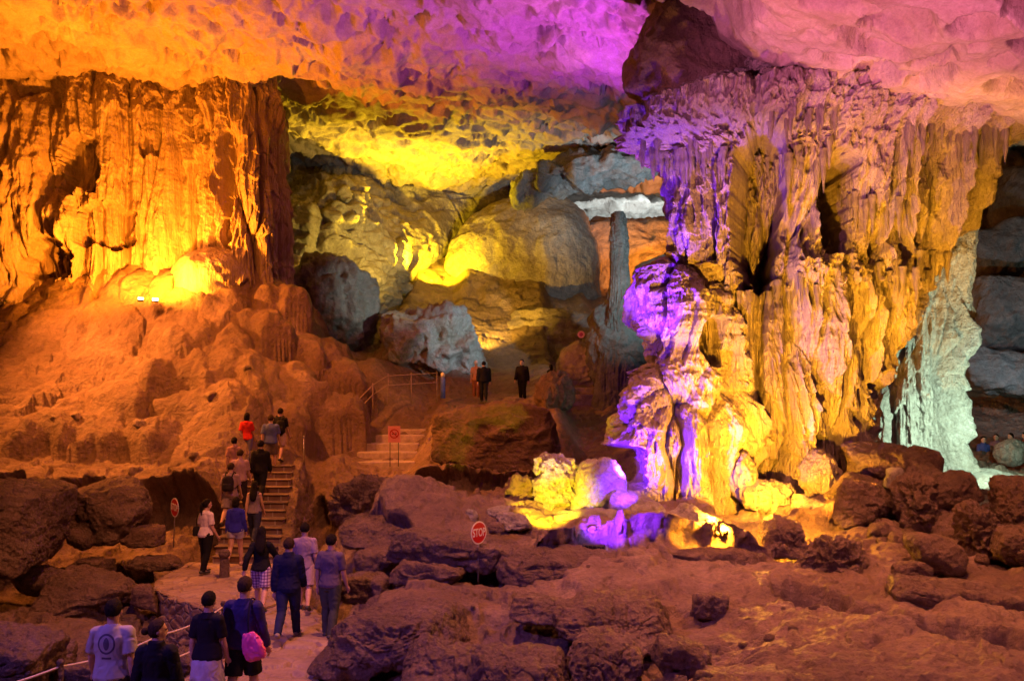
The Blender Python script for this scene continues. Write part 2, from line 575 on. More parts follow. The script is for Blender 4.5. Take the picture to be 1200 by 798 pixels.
X = (cx[None, :] * (ry[:, None] + 4)).ravel().astype(F32)
Y = np.repeat(ry[:, None], NC, 1).ravel().astype(F32)
z = ceil_base(np.stack([X, Y], -1)).astype(F32)
P = np.stack([X, Y, z * .5], -1)
wp = P + np.stack([fbm(P * .35, 3, 51), fbm(P * .35, 3, 52), P[:, 2] * 0], -1) * .8
right = sst(X, 1.5, 5) * (1 - sst(Y, 24, 30))
w1, w2, wid = worley(wp * np.array([.85, .6, 0], F32), 61, True)
s1, s2, sid = worley(wp * np.array([1.5, 1.5, 0], F32), 62, True)
z += right * ((1 - sst(w1, .2, .42)) * 1.15 * (.3 + .7 * wid) + (1 - sst(s1, .1, .5)) * .2 * sst(sid, .4, .6) + fbm(wp * .5, 3, 60) * .15 - .1)
bil = np.abs(fbm(wp * .55, 4, 63))
v1, v2, vid = worley(wp * np.array([1.0, 1.25, 0], F32), 64, True)
left = 1 - right
z += left * (.15 - bil * .45 + fbm(wp * .22, 3, 65) * .5)
z += left * ((1 - sst(v1, .1, .5)) * .42 * sst(vid, .3, .5) * sst(fbm(P * .3, 2, 66), -.25, .3))
z += left * .4 * sst(fbm(wp * np.array([.7, .9, 1], F32), 3, 67), .34, .5)        # pits
t1, t2, _ = worley(wp * np.array([2.3, 2.6, 0], F32), 68, True)
z += left * (.35 - t1 * t1) * .16
z += fbm(P * 3.2, 3, 69) * .045
ce = link('cave_ceiling', mesh_np('cave_ceiling', np.stack([X, Y, z], -1), grid_quads(NR, NC)), M_CEIL)
tag(ce, kind='structure')


# ------------------------------------------------------------------ rear walls of the cave
def wall_sheet(name, pts, px0, px1, py0, py1, nr, nc, disp, mat):
    pts = np.array(pts, float)
    ev = rbf(pts[:, :2] / 50, pts[:, 2], .8)
    px, py = np.meshgrid(np.linspace(px0, px1, nc), np.linspace(py0, py1, nr))
    d = ev(np.stack([px.ravel(), py.ravel()], -1) / 50).reshape(nr, nc)
    P = np.stack([(px - 600) / 1000 * d, d, (HOR - py) / 1000 * d], -1)
    n = grid_normals(P, np.zeros(3))
    Q = P.reshape(-1, 3).astype(F32)
    Q = Q + n.reshape(-1, 3) * disp(Q)[:, None]
    o = link(name, mesh_np(name, Q, grid_quads(nr, nc)), mat)
    return tag(o, kind='structure')


def rock_disp(k=1.0, a=1.0, seed=0):
    def f(Q):
        w1, w2, wid = worley(Q * (.28 * k) + fbm(Q * .3 * k, 2, seed)[:, None] * .4, seed + 1)
        d = (wid - .5) * 1.1 - (1 - sst(w2 - w1, 0, .12)) * .5
        d = d + fbm(Q * .25 * k, 4, seed + 2) * 1.5 + ridged(Q * .9 * k, 4, seed + 3) * .18
        s = Q * np.array([.3, .3, 2.2], F32) * k
        d = d + fbm(s, 3, seed + 4) * .25
        if seed == 100:
            u = Q[:, 0] / Q[:, 1] * 1000 + 600
            w = HOR - Q[:, 2] / Q[:, 1] * 1000
            d = d * (1 - .8 * np.exp(-((u - 530) / 75) ** 2 - ((w - 270) / 65) ** 2))
        return d * a
    return f


wall_sheet('cave_wall', [(280, 220, 46), (350, 220, 46.5), (420, 225, 47), (350, 300, 44), (430, 300, 46), (490, 300, 50), (350, 380, 42), (430, 390, 44), (480, 345, 51),
                         (470, 240, 53), (540, 240, 57), (600, 225, 58), (500, 330, 56), (560, 300, 61), (650, 230, 63), (720, 240, 74), (790, 245, 74), (720, 330, 66), (790, 330, 64),
                         (450, 470, 46), (600, 470, 62), (790, 470, 60), (350, 150, 50), (550, 150, 60), (790, 150, 72), (280, 470, 42), (280, 150, 50)],
           250, 900, 130, 500, 420, 700, rock_disp(1, .8, 100), M_WALL)
wall_sheet('cave_wall', [(880, 200, 58), (1000, 200, 52), (1150, 200, 46), (1200, 300, 44), (1170, 400, 42), (1150, 470, 41), (1300, 300, 38), (1300, 480, 36), (1500, 300, 26), (1500, 500, 24), (1000, 400, 48), (880, 450, 54), (880, 120, 58), (1200, 120, 46), (1500, 120, 28), (1600, 300, 20)],
           860, 1650, 90, 620, 300, 400, rock_disp(1, .9, 120), M_GREY)
wall_sheet('cave_wall', [(-250, 80, 33), (-250, 400, 31), (-400, 80, 28), (-400, 500, 26), (-150, 80, 34), (-150, 400, 33), (-550, 300, 20), (-550, 700, 18), (-250, 600, 28)],
           -620, -60, 20, 800, 240, 260, rock_disp(1, .8, 140), M_FLOW)


# ------------------------------------------------------------------ flowstone
def flow_disp(P, amp=1.0, seed=0, k=1.0, tiers=.35, flute=.12, big=.4, blob=0.0, pipes=0.0):
    """vertical flutes, hanging drapery tiers and bulges, along the outward normal"""
    z = P[:, 2]
    wob = np.stack([fbm(P * .35, 2, seed + 40), fbm(P * .35, 2, seed + 41), z * 0], -1) * .16
    A = P + wob
    v = np.array([1, 1, .045], F32)
    d = fbm(A * v * .75 * k, 3, seed) * big
    pid = 0
    if np.any(pipes):
        p1, p2, pid = worley(A * np.array([.95, .95, .085], F32) * k, seed + 60)
        r1, r2, _ = worley(A * np.array([2.3, 2.3, .16], F32) * k, seed + 61)
        d += pipes * ((.5 - p1 * p1 * 1.25) - .55 * (1 - sst(p2 - p1, 0, .16)) + .5 * (.4 - r1 * r1 * 1.3) + (pid - .5) * .5 - .22)
    f1 = 1 - np.abs(perlin(A * v * np.array([2.1, 2.1, 2], F32) * k, seed + 1)) * 2.2
    f2 = 1 - np.abs(perlin(A * v * np.array([5.2, 5.2, 4], F32) * k, seed + 2)) * 2.2
    f3 = 1 - np.abs(perlin(A * v * np.array([12, 12, 7], F32) * k, seed + 3)) * 2.2
    d += flute * (f1 * .8 + f2 * .8 + f3 * .5)
    for (fr, am, s) in ((.42, 1.0, 5), (1.05, .5, 6), (2.3, .2, 7)):
        ph = pid * 3.7 + z * fr * k + 1.1 * fbm(np.stack([P[:, 0] * .9 * k, P[:, 1] * .9 * k, z * .25 * k], -1) * fr * 1.6, 3, seed + s) + .16 * f2 * fr + .1 * f1
        sw = ph - np.floor(ph)
        prof = (1 - sw) ** 1.4 * sst(sw, 0, .07)
        m = sst(fbm(P * np.array([.6, .6, .35], F32) * k, 2, seed + s + 20), -.18, .3)
        d += tiers * am * m * prof
    if blob:
        b1, _, _ = worley(P * 1.5 * k + fbm(P * .9, 2, seed + 9)[:, None] * .4, seed + 10)
        b2, _, _ = worley(P * 3.6 * k, seed + 11)
        m = sst(fbm(P * .5, 2, seed + 12), -.25, .25)
        d += blob * m * (np.sqrt(np.clip(1 - b1 * b1, 0, 1)) * .5 + np.sqrt(np.clip(1 - b2 * b2, 0, 1)) * .2)
    d += fbm(P * 3.0 * k, 4, seed + 13) * .05
    return d * amp


def catmull(pts, n, closed=False):
    pts = np.array(pts, float)
    k = len(pts)
    idx = lambda i: pts[i % k] if closed else pts[min(max(i, 0), k - 1)]
    segs = k if closed else k - 1
    out = []
    t = np.linspace(0, segs, n, endpoint=not closed)
    for u in t:
        i = min(int(u), segs - 1)
        f = u - i
        p0, p1, p2, p3 = idx(i - 1), idx(i), idx(i + 1), idx(i + 2)
        out.append(.5 * ((2 * p1) + (-p0 + p2) * f + (2 * p0 - 5 * p1 + 4 * p2 - p3) * f * f + (-p0 + 3 * p1 - 3 * p2 + p3) * f ** 3))
    return np.array(out)


def hole(P, px, py, d, rx, rz, depth, sharp=3.0, only=None):
    """dent pushed in where the surface passes near photo point px, py at distance d"""
    c = W(px, py, d)
    s = d / 1000
    q = np.abs((P[:, 0] - c[0]) / (rx * s)) ** sharp + np.abs((P[:, 2] - c[2]) / (rz * s)) ** sharp
    return -depth * (1 - sst(q + fbm(P * 1.4, 4, 7) * .8, .75, 1.25))


# left curtain: a fluted wall with a rounded right end
plan = catmull([(-27, 31), (-23, 33), (-20.4, 34), (-17, 34.2), (-14.8, 35), (-12.2, 34.2), (-10.9, 33.9), (-9.9, 34.5), (-9.6, 35.7), (-10.6, 38), (-12.5, 41.5)], 900)
nr = 620
zs = np.linspace(14.6, -.8, nr)
nx = np.gradient(plan, axis=0)
nrm = np.stack([nx[:, 1], -nx[:, 0]], -1)
nrm /= np.linalg.norm(nrm, axis=1, keepdims=True)
P = np.zeros((nr, 900, 3))
lean = np.interp(zs, [-.8, 3, 5, 9, 12, 14.6], [.9, .6, .3, .1, .0, -.9])
P[:, :, :2] = plan[None] + nrm[None] * lean[:, None, None]
P[:, :, 2] = zs[:, None]
N = np.zeros_like(P)
N[:, :, :2] = nrm[None]
Q = P.reshape(-1, 3).astype(F32)
d = flow_disp(Q, 1.0, 200, .8, .22, .11, .35, 0, .5)
d += hole(Q, 88, 195, 34, 24, 36, 1.3) + hole(Q, 120, 262, 34, 30, 26, .7) + hole(Q, 165, 140, 34, 12, 40, .4) + hole(Q, 40, 300, 33, 30, 25, .8) + hole(Q, 268, 230, 34, 9, 90, .5)
lf = sst(-Q[:, 0], 16, 18.5)
d += lf * (fbm(Q * np.array([.6, .6, .35], F32), 4, 230) * .7)
Q = Q + N.reshape(-1, 3) * d[:, None]
o = link('flowstone_curtain', mesh_np('flowstone_curtain', Q - np.array([-15, 34, 0], F32), grid_quads(nr, 900)), M_FLOW, loc=(-15, 34, 0))
tag(o, 'tall orange-lit flowstone curtain with vertical flutes on the left wall', 'rock curtain')


# ------------------------------------------------------------------ boulders
def ico(sub):
    bm = bmesh.new()
    bmesh.ops.create_icosphere(bm, subdivisions=sub, radius=1)
    v = np.array([x.co[:] for x in bm.verts], F32)
    f = np.array([[x.index for x in q.verts] for q in bm.faces], np.int32)
    bm.free()
    return v, f


ICO = {k: ico(k) for k in (2, 3, 4, 5, 6, 7)}


def boulder_mesh(name, dims, seed=0, kind='block', sub=5, rot=(0, 0, 0)):
    v, f = ICO[sub]
    rg = np.random.RandomState(seed)
    p, npl, a1, a2, st = dict(block=(11, 7, .10, .06, .035), round=(4, 12, .10, .025, .0), craggy=(6, 14, .20, .16, .05), slab=(9, 8, .10, .06, .07),
                              dome=(3, 14, .05, .03, .015), drip=(4, 14, .12, .1, .0), blob=(3, 12, .16, .08, .0))[kind]
    if kind in ('round', 'dome', 'drip', 'blob'):
        r = np.ones(len(v), F32)
        nn = rg.randn(npl, 3)
        nn /= np.linalg.norm(nn, axis=1, keepdims=True)
        dd = rg.uniform(.85, 1.05, npl)
        s = sum((np.clip(v @ n, 0, 1) / q) ** 6 for n, q in zip(nn, dd)).astype(F32)
        r = (s + 1) ** (-1 / 6)
    else:
        nn = rg.randn(npl, 3)
        nn /= np.linalg.norm(nn, axis=1, keepdims=True)
        base = np.array([[1, 0, .1], [-1, .1, 0], [0, 1, 0], [0, -1, .15], [.1, 0, 1], [0, 0, -1]], float) + rg.uniform(-.25, .25, (6, 3))
        base /= np.linalg.norm(base, axis=1, keepdims=True)
        nn = np.concatenate([nn, base])
        dd = np.concatenate([rg.uniform(.8, 1.05, npl), rg.uniform(.78, .98, 6)])
        s = sum((np.clip(v @ n, 1e-3, 1) / q) ** p for n, q in zip(nn, dd))
        r = (s ** (-1 / p)).astype(F32)
    q = v * r[:, None]
    off = F32(seed * 3.17 % 50)
    D = np.array(dims, F32) / 2
    big = float(np.mean(dims))
    wv = q * D
    nv = v / D
    nv /= np.linalg.norm(nv, axis=1, keepdims=True)
    k = 1.6 / big
    P = wv * k + off
    d = fbm(P, 4, seed) * a1 + ridged(P * 2.6, 4, seed + 1) * a2
    if st:
        d += st * fbm(np.stack([P[:, 0] * .5, P[:, 1] * .5, P[:, 2] * 6 + fbm(P, 2, seed + 5)], -1), 3, seed + 2)
    if kind == 'craggy':
        w1, _, _ = worley(P * 3, seed)
        d += (.35 - w1) * .16
    if kind == 'dome':
        d += ridged(P * 5, 3, seed + 3) * .006 + .022 * (1 - np.abs(perlin(np.stack([P[:, 0] * 7, P[:, 1] * 7, P[:, 2] * .5], -1), seed + 4)) * 2) * sst(fbm(P, 2, seed + 9), -.2, .2)
    if kind == 'blob':
        w1, _, _ = worley(P * 1.3, seed)
        d += (np.sqrt(np.clip(1 - w1 * w1, 0, 1)) - .6) * .5
    if kind == 'drip':
        d += .13 * (1 - np.abs(perlin(np.stack([P[:, 0] * 3, P[:, 1] * 3, P[:, 2] * .3], -1), seed + 3)) * 2)
        d += .07 * (1 - np.abs(perlin(np.stack([P[:, 0] * 7, P[:, 1] * 7, P[:, 2] * .6], -1), seed + 4)) * 2)
    wv = wv + nv * (d * big * .5)[:, None]
    g1, g2, _ = worley(wv * 1.7 + off + fbm(wv * 1.5, 2, seed)[:, None] * .5, seed + 7)
    fine = fbm(wv * 3.5 + off, 4, seed + 6) * .02
    if kind in ('block', 'slab', 'craggy') and big < 3:
        fine = fine + fbm(wv * 10 + off, 2, seed + 8) * .01 - .03 * min(1, big) * (1 - sst(g2 - g1, 0, .06)) + ridged(wv * 2.6, 3, seed + 9) * .008 * min(1, big)
    wv = wv + nv * fine[:, None]
    M = np.array(Matrix.Rotation(rot[2], 3, 'Z') @ Matrix.Rotation(rot[1], 3, 'Y') @ Matrix.Rotation(rot[0], 3, 'X'), F32)
    wv = wv @ M.T
    return mesh_np(name, wv, f)


def boulder(label, px, py, d, w, h, depth=None, seed=1, kind='block', mat=None, sub=5, rot=(0, 0, 0), name='boulder', cat='boulder', group=None, parent=None):
    """px, py: centre in the photo; w, h: size in photo pixels; d: distance"""
    s = d / 1000
    dims = (w * s, (depth if depth else (w + h) / 2 * s), h * s)
    me = boulder_mesh(name, dims, seed, kind, sub, rot)
    c = W(px, py, d)
    base = -h * s / 2
    co = np.zeros(len(me.vertices) * 3, F32)
    me.vertices.foreach_get('co', co)
    co = co.reshape(-1, 3)
    co[:, 2] -= base
    me.vertices.foreach_set('co', co.ravel())
    me.update()
    o = link(name, me, mat or M_ROCK, loc=(c[0], c[1], c[2] + base))
    return tag(o, label, cat, group)


# ------------------------------------------------------------------ the great column
def column_mesh(name, prof, D, ratio, nt, nz, disp, off, front=.72, ex=.85, lean=None):
    """prof: rows of (photo y, left x, right x) at distance D; closed all round"""
    prof = np.array(prof, float)
    ys = np.linspace(prof[0, 0], prof[-1, 0], nz)
    L = np.interp(ys, prof[:, 0], prof[:, 1])
    Rr = np.interp(ys, prof[:, 0], prof[:, 2])
    s = D / 1000
    cxx = ((L + Rr) / 2 - 600) * s
    ax = (Rr - L) / 2 * s
    nf = int(nt * front)
    t = np.concatenate([np.linspace(-.12, math.pi + .12, nf, endpoint=False), np.linspace(math.pi + .12, 2 * math.pi - .12, nt - nf, endpoint=False)])
    c, sn = np.cos(t), np.sin(t)
    cc = np.sign(c) * np.abs(c) ** ex
    ss = np.sign(sn) * np.abs(sn) ** ex
    b = np.clip(ax * ratio, .3, 3.4)
    P = np.zeros((nz, nt, 3))
    P[:, :, 0] = cxx[:, None] + ax[:, None] * cc[None]
    P[:, :, 1] = D + (lean(ys)[:, None] if lean else 0) - b[:, None] * ss[None]
    P[:, :, 2] = ((HOR - ys) * s)[:, None]
    nx, ny = c[None] / ax[:, None], -sn[None] / b[:, None]
    nl = np.hypot(nx, ny)
    N = np.stack([nx / nl, ny / nl, np.zeros_like(nx)], -1)
    Q = P.reshape(-1, 3).astype(F32)
    d = disp(Q, N.reshape(-1, 3))
    Q = Q + N.reshape(-1, 3) * d[:, None] - np.array(off, F32)
    return mesh_np(name, Q, grid_quads(nz, nt, True))


OFF = W(905, 592, 22)
col = empty('limestone_column', OFF, 0, 'huge fluted limestone column lit amber and violet, joining floor and roof', 'rock column')


def d_main(Q, N):
    x = Q[:, 0] / 22 * 1000 + 600
    y = HOR - Q[:, 2] / 22 * 1000
    d = flow_disp(Q, .95, 300, 1.0, .34, .17, .22, .0, .25 + .45 * sst(y, 190, 300))
    fr = N[:, 1] < .2
    # deep folds of the draperies on the right shoulder
    m = sst(x, 985, 1020) * sst(y, 150, 175) * (1 - sst(y, 305, 340)) * fr
    fold = np.abs(perlin(np.stack([Q[:, 0] * 1.5 + Q[:, 2] * .12, Q[:, 1] * .4, Q[:, 2] * .12], -1), 333))
    d = d * (1 - .45 * m) + m * (.62 * np.exp(-(fold / .13) ** 2) - .45)
    # rim of short stalactites under the roof
    m2 = sst(y, 125, 140) * (1 - sst(y, 168 + 16 * perlin(np.stack([Q[:, 0] * 2.4, Q[:, 1] * 2.4, 0 * x], -1), 334), 186)) * fr
    d = d + m2 * .3
    h = hole(Q, 868, 258, 22, 23, 80, 2.1) + hole(Q, 953, 258, 22, 20, 50, 2.3) + hole(Q, 1012, 440, 22, 7, 100, .7) + hole(Q, 1002, 250, 22, 6, 60, .5)
    h = h + hole(Q, 935, 560, 22, 10, 60, .5) + hole(Q, 1062, 240, 22, 6, 60, .5)
    d = d + h * fr
    # swelling foot
    d = d + .25 * sst(y, 575, 600)
    # bright mid mass
    d = d + .45 * np.exp(-((x - 890) / 70) ** 2 - ((y - 500) / 90) ** 2) * fr + .3 * np.exp(-((x - 985) / 45) ** 2 - ((y - 420) / 120) ** 2) * fr
    return d


body = [(40, 800, 1200), (95, 860, 1190), (118, 800, 1184), (142, 752, 1172), (165, 755, 1160), (184, 772, 1150), (200, 788, 1144), (250, 793, 1132), (290, 797, 1112), (315, 800, 1094), (335, 806, 1076),
        (360, 812, 1060), (400, 815, 1046), (450, 815, 1026), (500, 822, 1004), (550, 832, 985), (592, 838, 972), (650, 820, 985)]
link('shaft', column_mesh('shaft', body, 22, .52, 1150, 900, d_main, OFF, lean=lambda y: np.interp(y, [40, 150, 200, 330, 500, 650], [-.3, -.5, -.1, .2, .1, -.1])), M_COL, col)


def d_lobe(Q, N):
    d = flow_disp(Q, .9, 400, 1.2, .16, .10, .35, .5, .45)
    s = fbm(np.stack([Q[:, 0] * .4, Q[:, 1] * .4, Q[:, 2] * 3], -1), 3, 410) * .08
    y = HOR - Q[:, 2] / 21 * 1000
    d = d + s * (1 - sst(y, 440, 480))
    return d + hole(Q, 826, 402, 21, 15, 28, 1.0) + hole(Q, 735, 545, 20.5, 26, 26, .9)


lobe = [(296, 785, 812), (315, 765, 835), (345, 756, 850), (375, 757, 862), (400, 772, 868), (425, 775, 872), (445, 752, 872), (470, 738, 872), (500, 716, 872), (520, 708, 868), (545, 722, 862), (580, 742, 858), (640, 735, 860)]
link('side_lobe', column_mesh('side_lobe', lobe, 21, .75, 620, 560, d_lobe, OFF, lean=lambda y: np.interp(y, [296, 400, 520, 640], [.5, .1, -.2, -.2])), M_COL, col)


def d_back(Q, N):
    d = flow_disp(Q, .8, 500, 1.2, .2, .08, .3, .2, .5)
    return d


backc = [(250, 1055, 1134), (285, 1055, 1132), (330, 1051, 1127), (360, 1043, 1129), (400, 1033, 1132), (440, 1025, 1116), (470, 1021, 1124), (520, 1019, 1118), (550, 1019, 1128), (580, 1005, 1129), (620, 985, 1161)]
link('rear_pillar', column_mesh('rear_pillar', backc, 24.6, .9, 420, 480, d_back, OFF), M_PALE, col)
# fringes of thin stalactites under the rim and the ledges
shaft = [o for o in C.objects if o.name == 'shaft'][0]
sv = np.zeros(len(shaft.data.vertices) * 3, F32)
shaft.data.vertices.foreach_get('co', sv)
sv = sv.reshape(-1, 3) + np.array(OFF, F32)
spx, spy = sv[:, 0] / sv[:, 1] * 1000 + 600, HOR - sv[:, 2] / sv[:, 1] * 1000
pro = []
for k in range(5):
    bm = bmesh.new()
    n, m = 10, 12
    rr = random.Random(k)
    loops = []
    for i in range(m):
        f = i / (m - 1)
        r = (1 - f) ** .8 * .5 * (1 + .18 * math.sin(f * 17 + k)) + .02
        loops.append([bm.verts.new((r * math.cos(2 * math.pi * j / n) + .06 * math.sin(f * 3 + k), r * math.sin(2 * math.pi * j / n), .25 - 1.25 * f)) for j in range(n)])
    for a, b in zip(loops[:-1], loops[1:]):
        for j in range(n):
            bm.faces.new((a[j], b[j], b[(j + 1) % n], a[(j + 1) % n]))
    bm.faces.new(loops[-1])
    me = bm_mesh('stalactite', bm)
    me.materials.append(M_COL)
    pro.append(me)
rr = random.Random(3)
cnt = 0
for (xa, xb, ya, yb, n, l0, l1) in ((748, 850, 168, 190, 22, .3, .8), (1055, 1185, 150, 166, 22, .25, .8), (900, 985, 118, 150, 12, .3, .7), (895, 975, 170, 200, 10, .4, 1.0), (980, 1070, 225, 250, 9, .3, .8), (1030, 1120, 300, 325, 12, .3, .8), (850, 960, 330, 350, 8, .3, .7)):
    for k in range(n):
        f = (k + rr.random() * .8) / n
        px, py = xa + (xb - xa) * f, ya + (yb - ya) * rr.random()
        m = (np.abs(spx - px) < 4) & (np.abs(spy - py) < 4)
        if not m.any():
            continue
        idx = np.where(m)[0]
        b = sv[idx[np.argmin(sv[idx, 1])]]
        L = rr.uniform(l0, l1)
        w = L * rr.uniform(.16, .26) + .05
        o = link('stalactite', pro[cnt % 5], None, col, (b[0] - OFF[0], b[1] - OFF[1] + .03, b[2] - OFF[2]))
        o.scale = (w, w, L)
        o.rotation_euler = (0, 0, rr.uniform(0, 6))
        cnt += 1
# fan of flowstone at the brightest foot, and small drip posts
for k, (px, py, w, h, dd, sd) in enumerate(((902, 582, 62, 40, 19.5, 3), (872, 560, 26, 60, 19.9, 4), (961, 560, 44, 70, 19.9, 6))):
    o = boulder(None, px, py, dd, w, h, None, sd + 900, 'drip', M_COL, 5, name='drip_post', cat=None)
    o.parent = col
    o.location = Vector(o.location) - Vector(OFF)

# dark block hanging from the roof over the column's left shoulder
boulder('dark red brown rock block hanging under the pink roof above the column', 806, 78, 21.0, 150, 150, 2.6, 41, 'block', M_DARK, 6, (0, .1, .1), 'hanging_block', 'rock block')

# ------------------------------------------------------------------ rocks of the rear chamber
boulder('large rounded dome of rock with dark drip streaks under the yellow recess', 608, 340, 56, 205, 250, 10, 51, 'dome', M_WALL, 7, name='rock_dome', cat='rock')
boulder('long grey slab hanging across the roof right of the dome', 690, 204, 47, 215, 40, 5, 52, 'craggy', M_GREY, 6, (0, R(-11), 0), 'hanging_slab', 'rock slab')
boulder('craggy white grey boulder left of the rear terrace', 514, 406, 39.5, 128, 112, 3.6, 53, 'craggy', M_PALE, 6)
boulder('grey green drip-covered mound right of the left curtain', 385, 362, 40, 105, 130, 4, 54, 'drip', M_GREY, 6, name='flowstone_mound', cat='rock mound')
boulder('orange-lit rock slope far behind the thin stalagmite', 760, 316, 58, 150, 120, 6, 58, 'block', M_WALL, 6, name='far_rock', cat='rock')
boulder('dark boulder between far orange slope and column', 772, 345, 46, 70, 90, 4, 59, 'block', M_GREY, 5)
boulder('low yellow brown terrace rock in front of the dome', 640, 395, 48, 150, 70, 5, 60, 'slab', M_WALL, 6, name='terrace_rock', cat='rock')
boulder('brown terrace rock right of the rear steps', 690, 440, 40, 90, 80, 4, 61, 'slab', M_WALL, 6, name='terrace_rock', cat='rock')
boulder('knobbly grey rock at the foot of the thin stalagmite', 728, 415, 37, 74, 126, 2.8, 62, 'blob', M_MOSS, 6, name='knobbly_rock', cat='rock')

sp = [(250, 723, 726), (256, 722, 728), (280, 720, 730), (320, 718, 733), (360, 715, 737), (400, 709, 746), (430, 702, 752), (500, 692, 756)]
o = link('stalagmite', column_mesh('stalagmite', sp, 36.5, .9, 200, 260, lambda Q, N: flow_disp(Q, .35, 600, 1.6, .2, .12, .3, .3), W(724, 430, 36.5)), M_MOSS, loc=W(724, 430, 36.5))
tag(o, 'thin grey green stalagmite standing between rock dome and column', 'stalagmite')
boulder('squat orange brown stalagmite in front of the person at the rear steps', 651, 462, 33.5, 42, 48, None, 63, 'drip', M_ROCK, 5, name='stalagmite', cat='stalagmite')
# right rear
boulder('dark angular block on the cave floor far right, above the crowd', 1175, 370, 39, 90, 90, 4, 64, 'block', M_GREY, 6)
boulder('long dark slab just above the crowd at far right', 1190, 440, 37, 150, 55, 4, 65, 'slab', M_GREY, 6, name='rock_slab', cat='rock slab')
boulder('dim bluish boulder below the right roof edge', 1165, 300, 41, 70, 70, 4, 66, 'block', M_GREY, 5)
boulder('dim blue grey rock at the right frame edge', 1215, 230, 42, 90, 70, 4, 67, 'block', M_GREY, 5)
boulder('pale green stump beside the crowd at far right', 1184, 532, 27.5, 30, 34, None, 68, 'drip', M_PALE, 4, name='stump', cat='stalagmite')
boulder('low pale green flowstone mound right of the mint-lit pillar', 1165, 580, 23.5, 130, 60, 3, 69, 'round', M_PALE, 6, name='flowstone_mound', cat='rock mound')

# ------------------------------------------------------------------ left slope rocks
boulder('smooth golden dome mound at the foot of the curtain beside the lamps', 248, 333, 34.0, 110, 92, 3.2, 71, 'round', M_FLOW, 6, name='flowstone_mound', cat='rock mound')

# ------------------------------------------------------------------ lower left boulders
boulder('big angular red brown boulder cut by the left frame edge', 5, 612, 19.0, 128, 108, 2.2, 81, 'block', M_ROCK, 7, (0, R(12), 0))
boulder('tall faceted boulder under the ledge, left of the stop sign', 128, 596, 21.3, 100, 78, 1.8, 82, 'block', M_ROCK, 6, (0, R(-8), 0))
boulder('small pale-topped rock between the two big left boulders', 68, 592, 21.6, 50, 34, None, 83, 'craggy', M_ROCK, 5)
boulder('smooth oval stone on the low shelf below the two big left boulders', 93, 630, 20.4, 36, 26, None, 84, 'round', M_ROCK, 5, (0, R(25), 0))
boulder('low dark wedge of rock behind the left stop sign', 165, 628, 20.9, 60, 24, None, 85, 'block', M_DARK, 5)
boulder('broad flat-bottomed boulder resting on small stones, left of the path', 104, 696, 18.2, 112, 52, 1.7, 86, 'slab', M_ROCK, 6, (0, R(3), 0))
boulder('orange brown boulder behind the flat-bottomed boulder', 50, 680, 19.4, 74, 34, None, 87, 'round', M_ROCK, 5)
boulder('dark cube-like stone wedged against the right end of the flat-bottomed boulder', 168, 697, 17.9, 30, 28, None, 88, 'block', M_DARK, 5)
boulder('small triangular rock on the shelf edge above the flat-bottomed boulder', 105, 665, 20.2, 50, 22, None, 89, 'block', M_ROCK, 5)
boulder('low stone under the path edge beside the shelf', 185, 660, 20.6, 60, 18, None, 90, 'slab', M_ROCK, 5)
boulder('purple-lit jagged boulder in the lower left corner', 15, 775, 12.5, 110, 70, 1.4, 91, 'block', M_ROCK, 6)
boulder('pointed orange stone behind the man in the emblem shirt, at his left', 60, 770, 14.0, 60, 44, None, 92, 'block', M_ROCK, 5)
boulder('flat brown stone near the lower left railing', 95, 792, 12.8, 60, 26, None, 93, 'slab', M_ROCK, 5)
boulder('pale leaning stone slab between the dark-dressed woman and the white skirt', 212, 782, 12.9, 36, 52, .5, 94, 'block', M_ROCK, 5, (0, R(35), 0))

# ------------------------------------------------------------------ middle rocks
boulder('huge flat-topped brown boulder in the middle, below the far visitors', 584, 512, 27.3, 150, 80, 3.0, 161, 'block', M_DARK, 7, (0, R(3), 0))
boulder('pitted brown boulder right of the dark hollow by the stairs', 428, 588, 21.6, 88, 62, 1.7, 102, 'craggy', M_ROCK, 6)
boulder('low layered rock ledge left of the round stop sign at centre', 470, 622, 18.2, 160, 34, 2.0, 103, 'slab', M_ROCK, 6, (0, R(4), 0))
boulder('small brown rock on the shelf behind the yellow stones', 520, 592, 20, 60, 22, None, 104, 'slab', M_ROCK, 5)
boulder('dark mossy brown rock left of the yellow-lit boulder', 612, 580, 20.2, 50, 40, None, 105, 'craggy', M_DARK, 5)
boulder('upright boulder lit bright yellow by a hidden lamp', 652, 572, 19.6, 62, 84, 1.4, 106, 'craggy', M_PALE, 6)
boulder('rounded boulder lit violet beside the yellow boulder', 700, 572, 19.4, 66, 74, 1.5, 107, 'block', M_PALE, 6)
boulder('low pale slab at the foot of the yellow and violet boulders', 690, 608, 18.4, 90, 24, 1.0, 108, 'slab', M_PALE, 5)
boulder('yellow-lit faceted stone, larger of the two just right of the centre stop sign', 602, 611, 17.4, 44, 22, None, 109, 'block', M_PALE, 5)
boulder('yellow-lit small stone just above the centre stop sign', 583, 603, 17.9, 26, 18, None, 110, 'block', M_PALE, 5)
boulder('small purple brown stone touching the centre stop sign', 582, 618, 16.6, 22, 14, None, 111, 'block', M_ROCK, 4)
boulder('tiny pale upright stone left of the centre stop sign', 553, 606, 17.6, 14, 18, None, 112, 'block', M_PALE, 4)
boulder('blue violet slab under the left lobe of the column', 745, 590, 18.9, 70, 26, 1.0, 113, 'slab', M_PALE, 5, (0, R(15), 0))
boulder('blue-lit rough rock at the left of the amber hollow', 762, 615, 17.4, 66, 40, 1.2, 114, 'craggy', M_PALE, 6)
boulder('amber-lit leaning slab right of the blue-lit rock', 815, 625, 16.9, 80, 60, 1.0, 115, 'slab', M_PALE, 6, (0, R(28), 0))
boulder('amber-lit crumpled rock right of the bright foot of the column', 958, 602, 18.3, 60, 34, None, 116, 'craggy', M_PALE, 5)
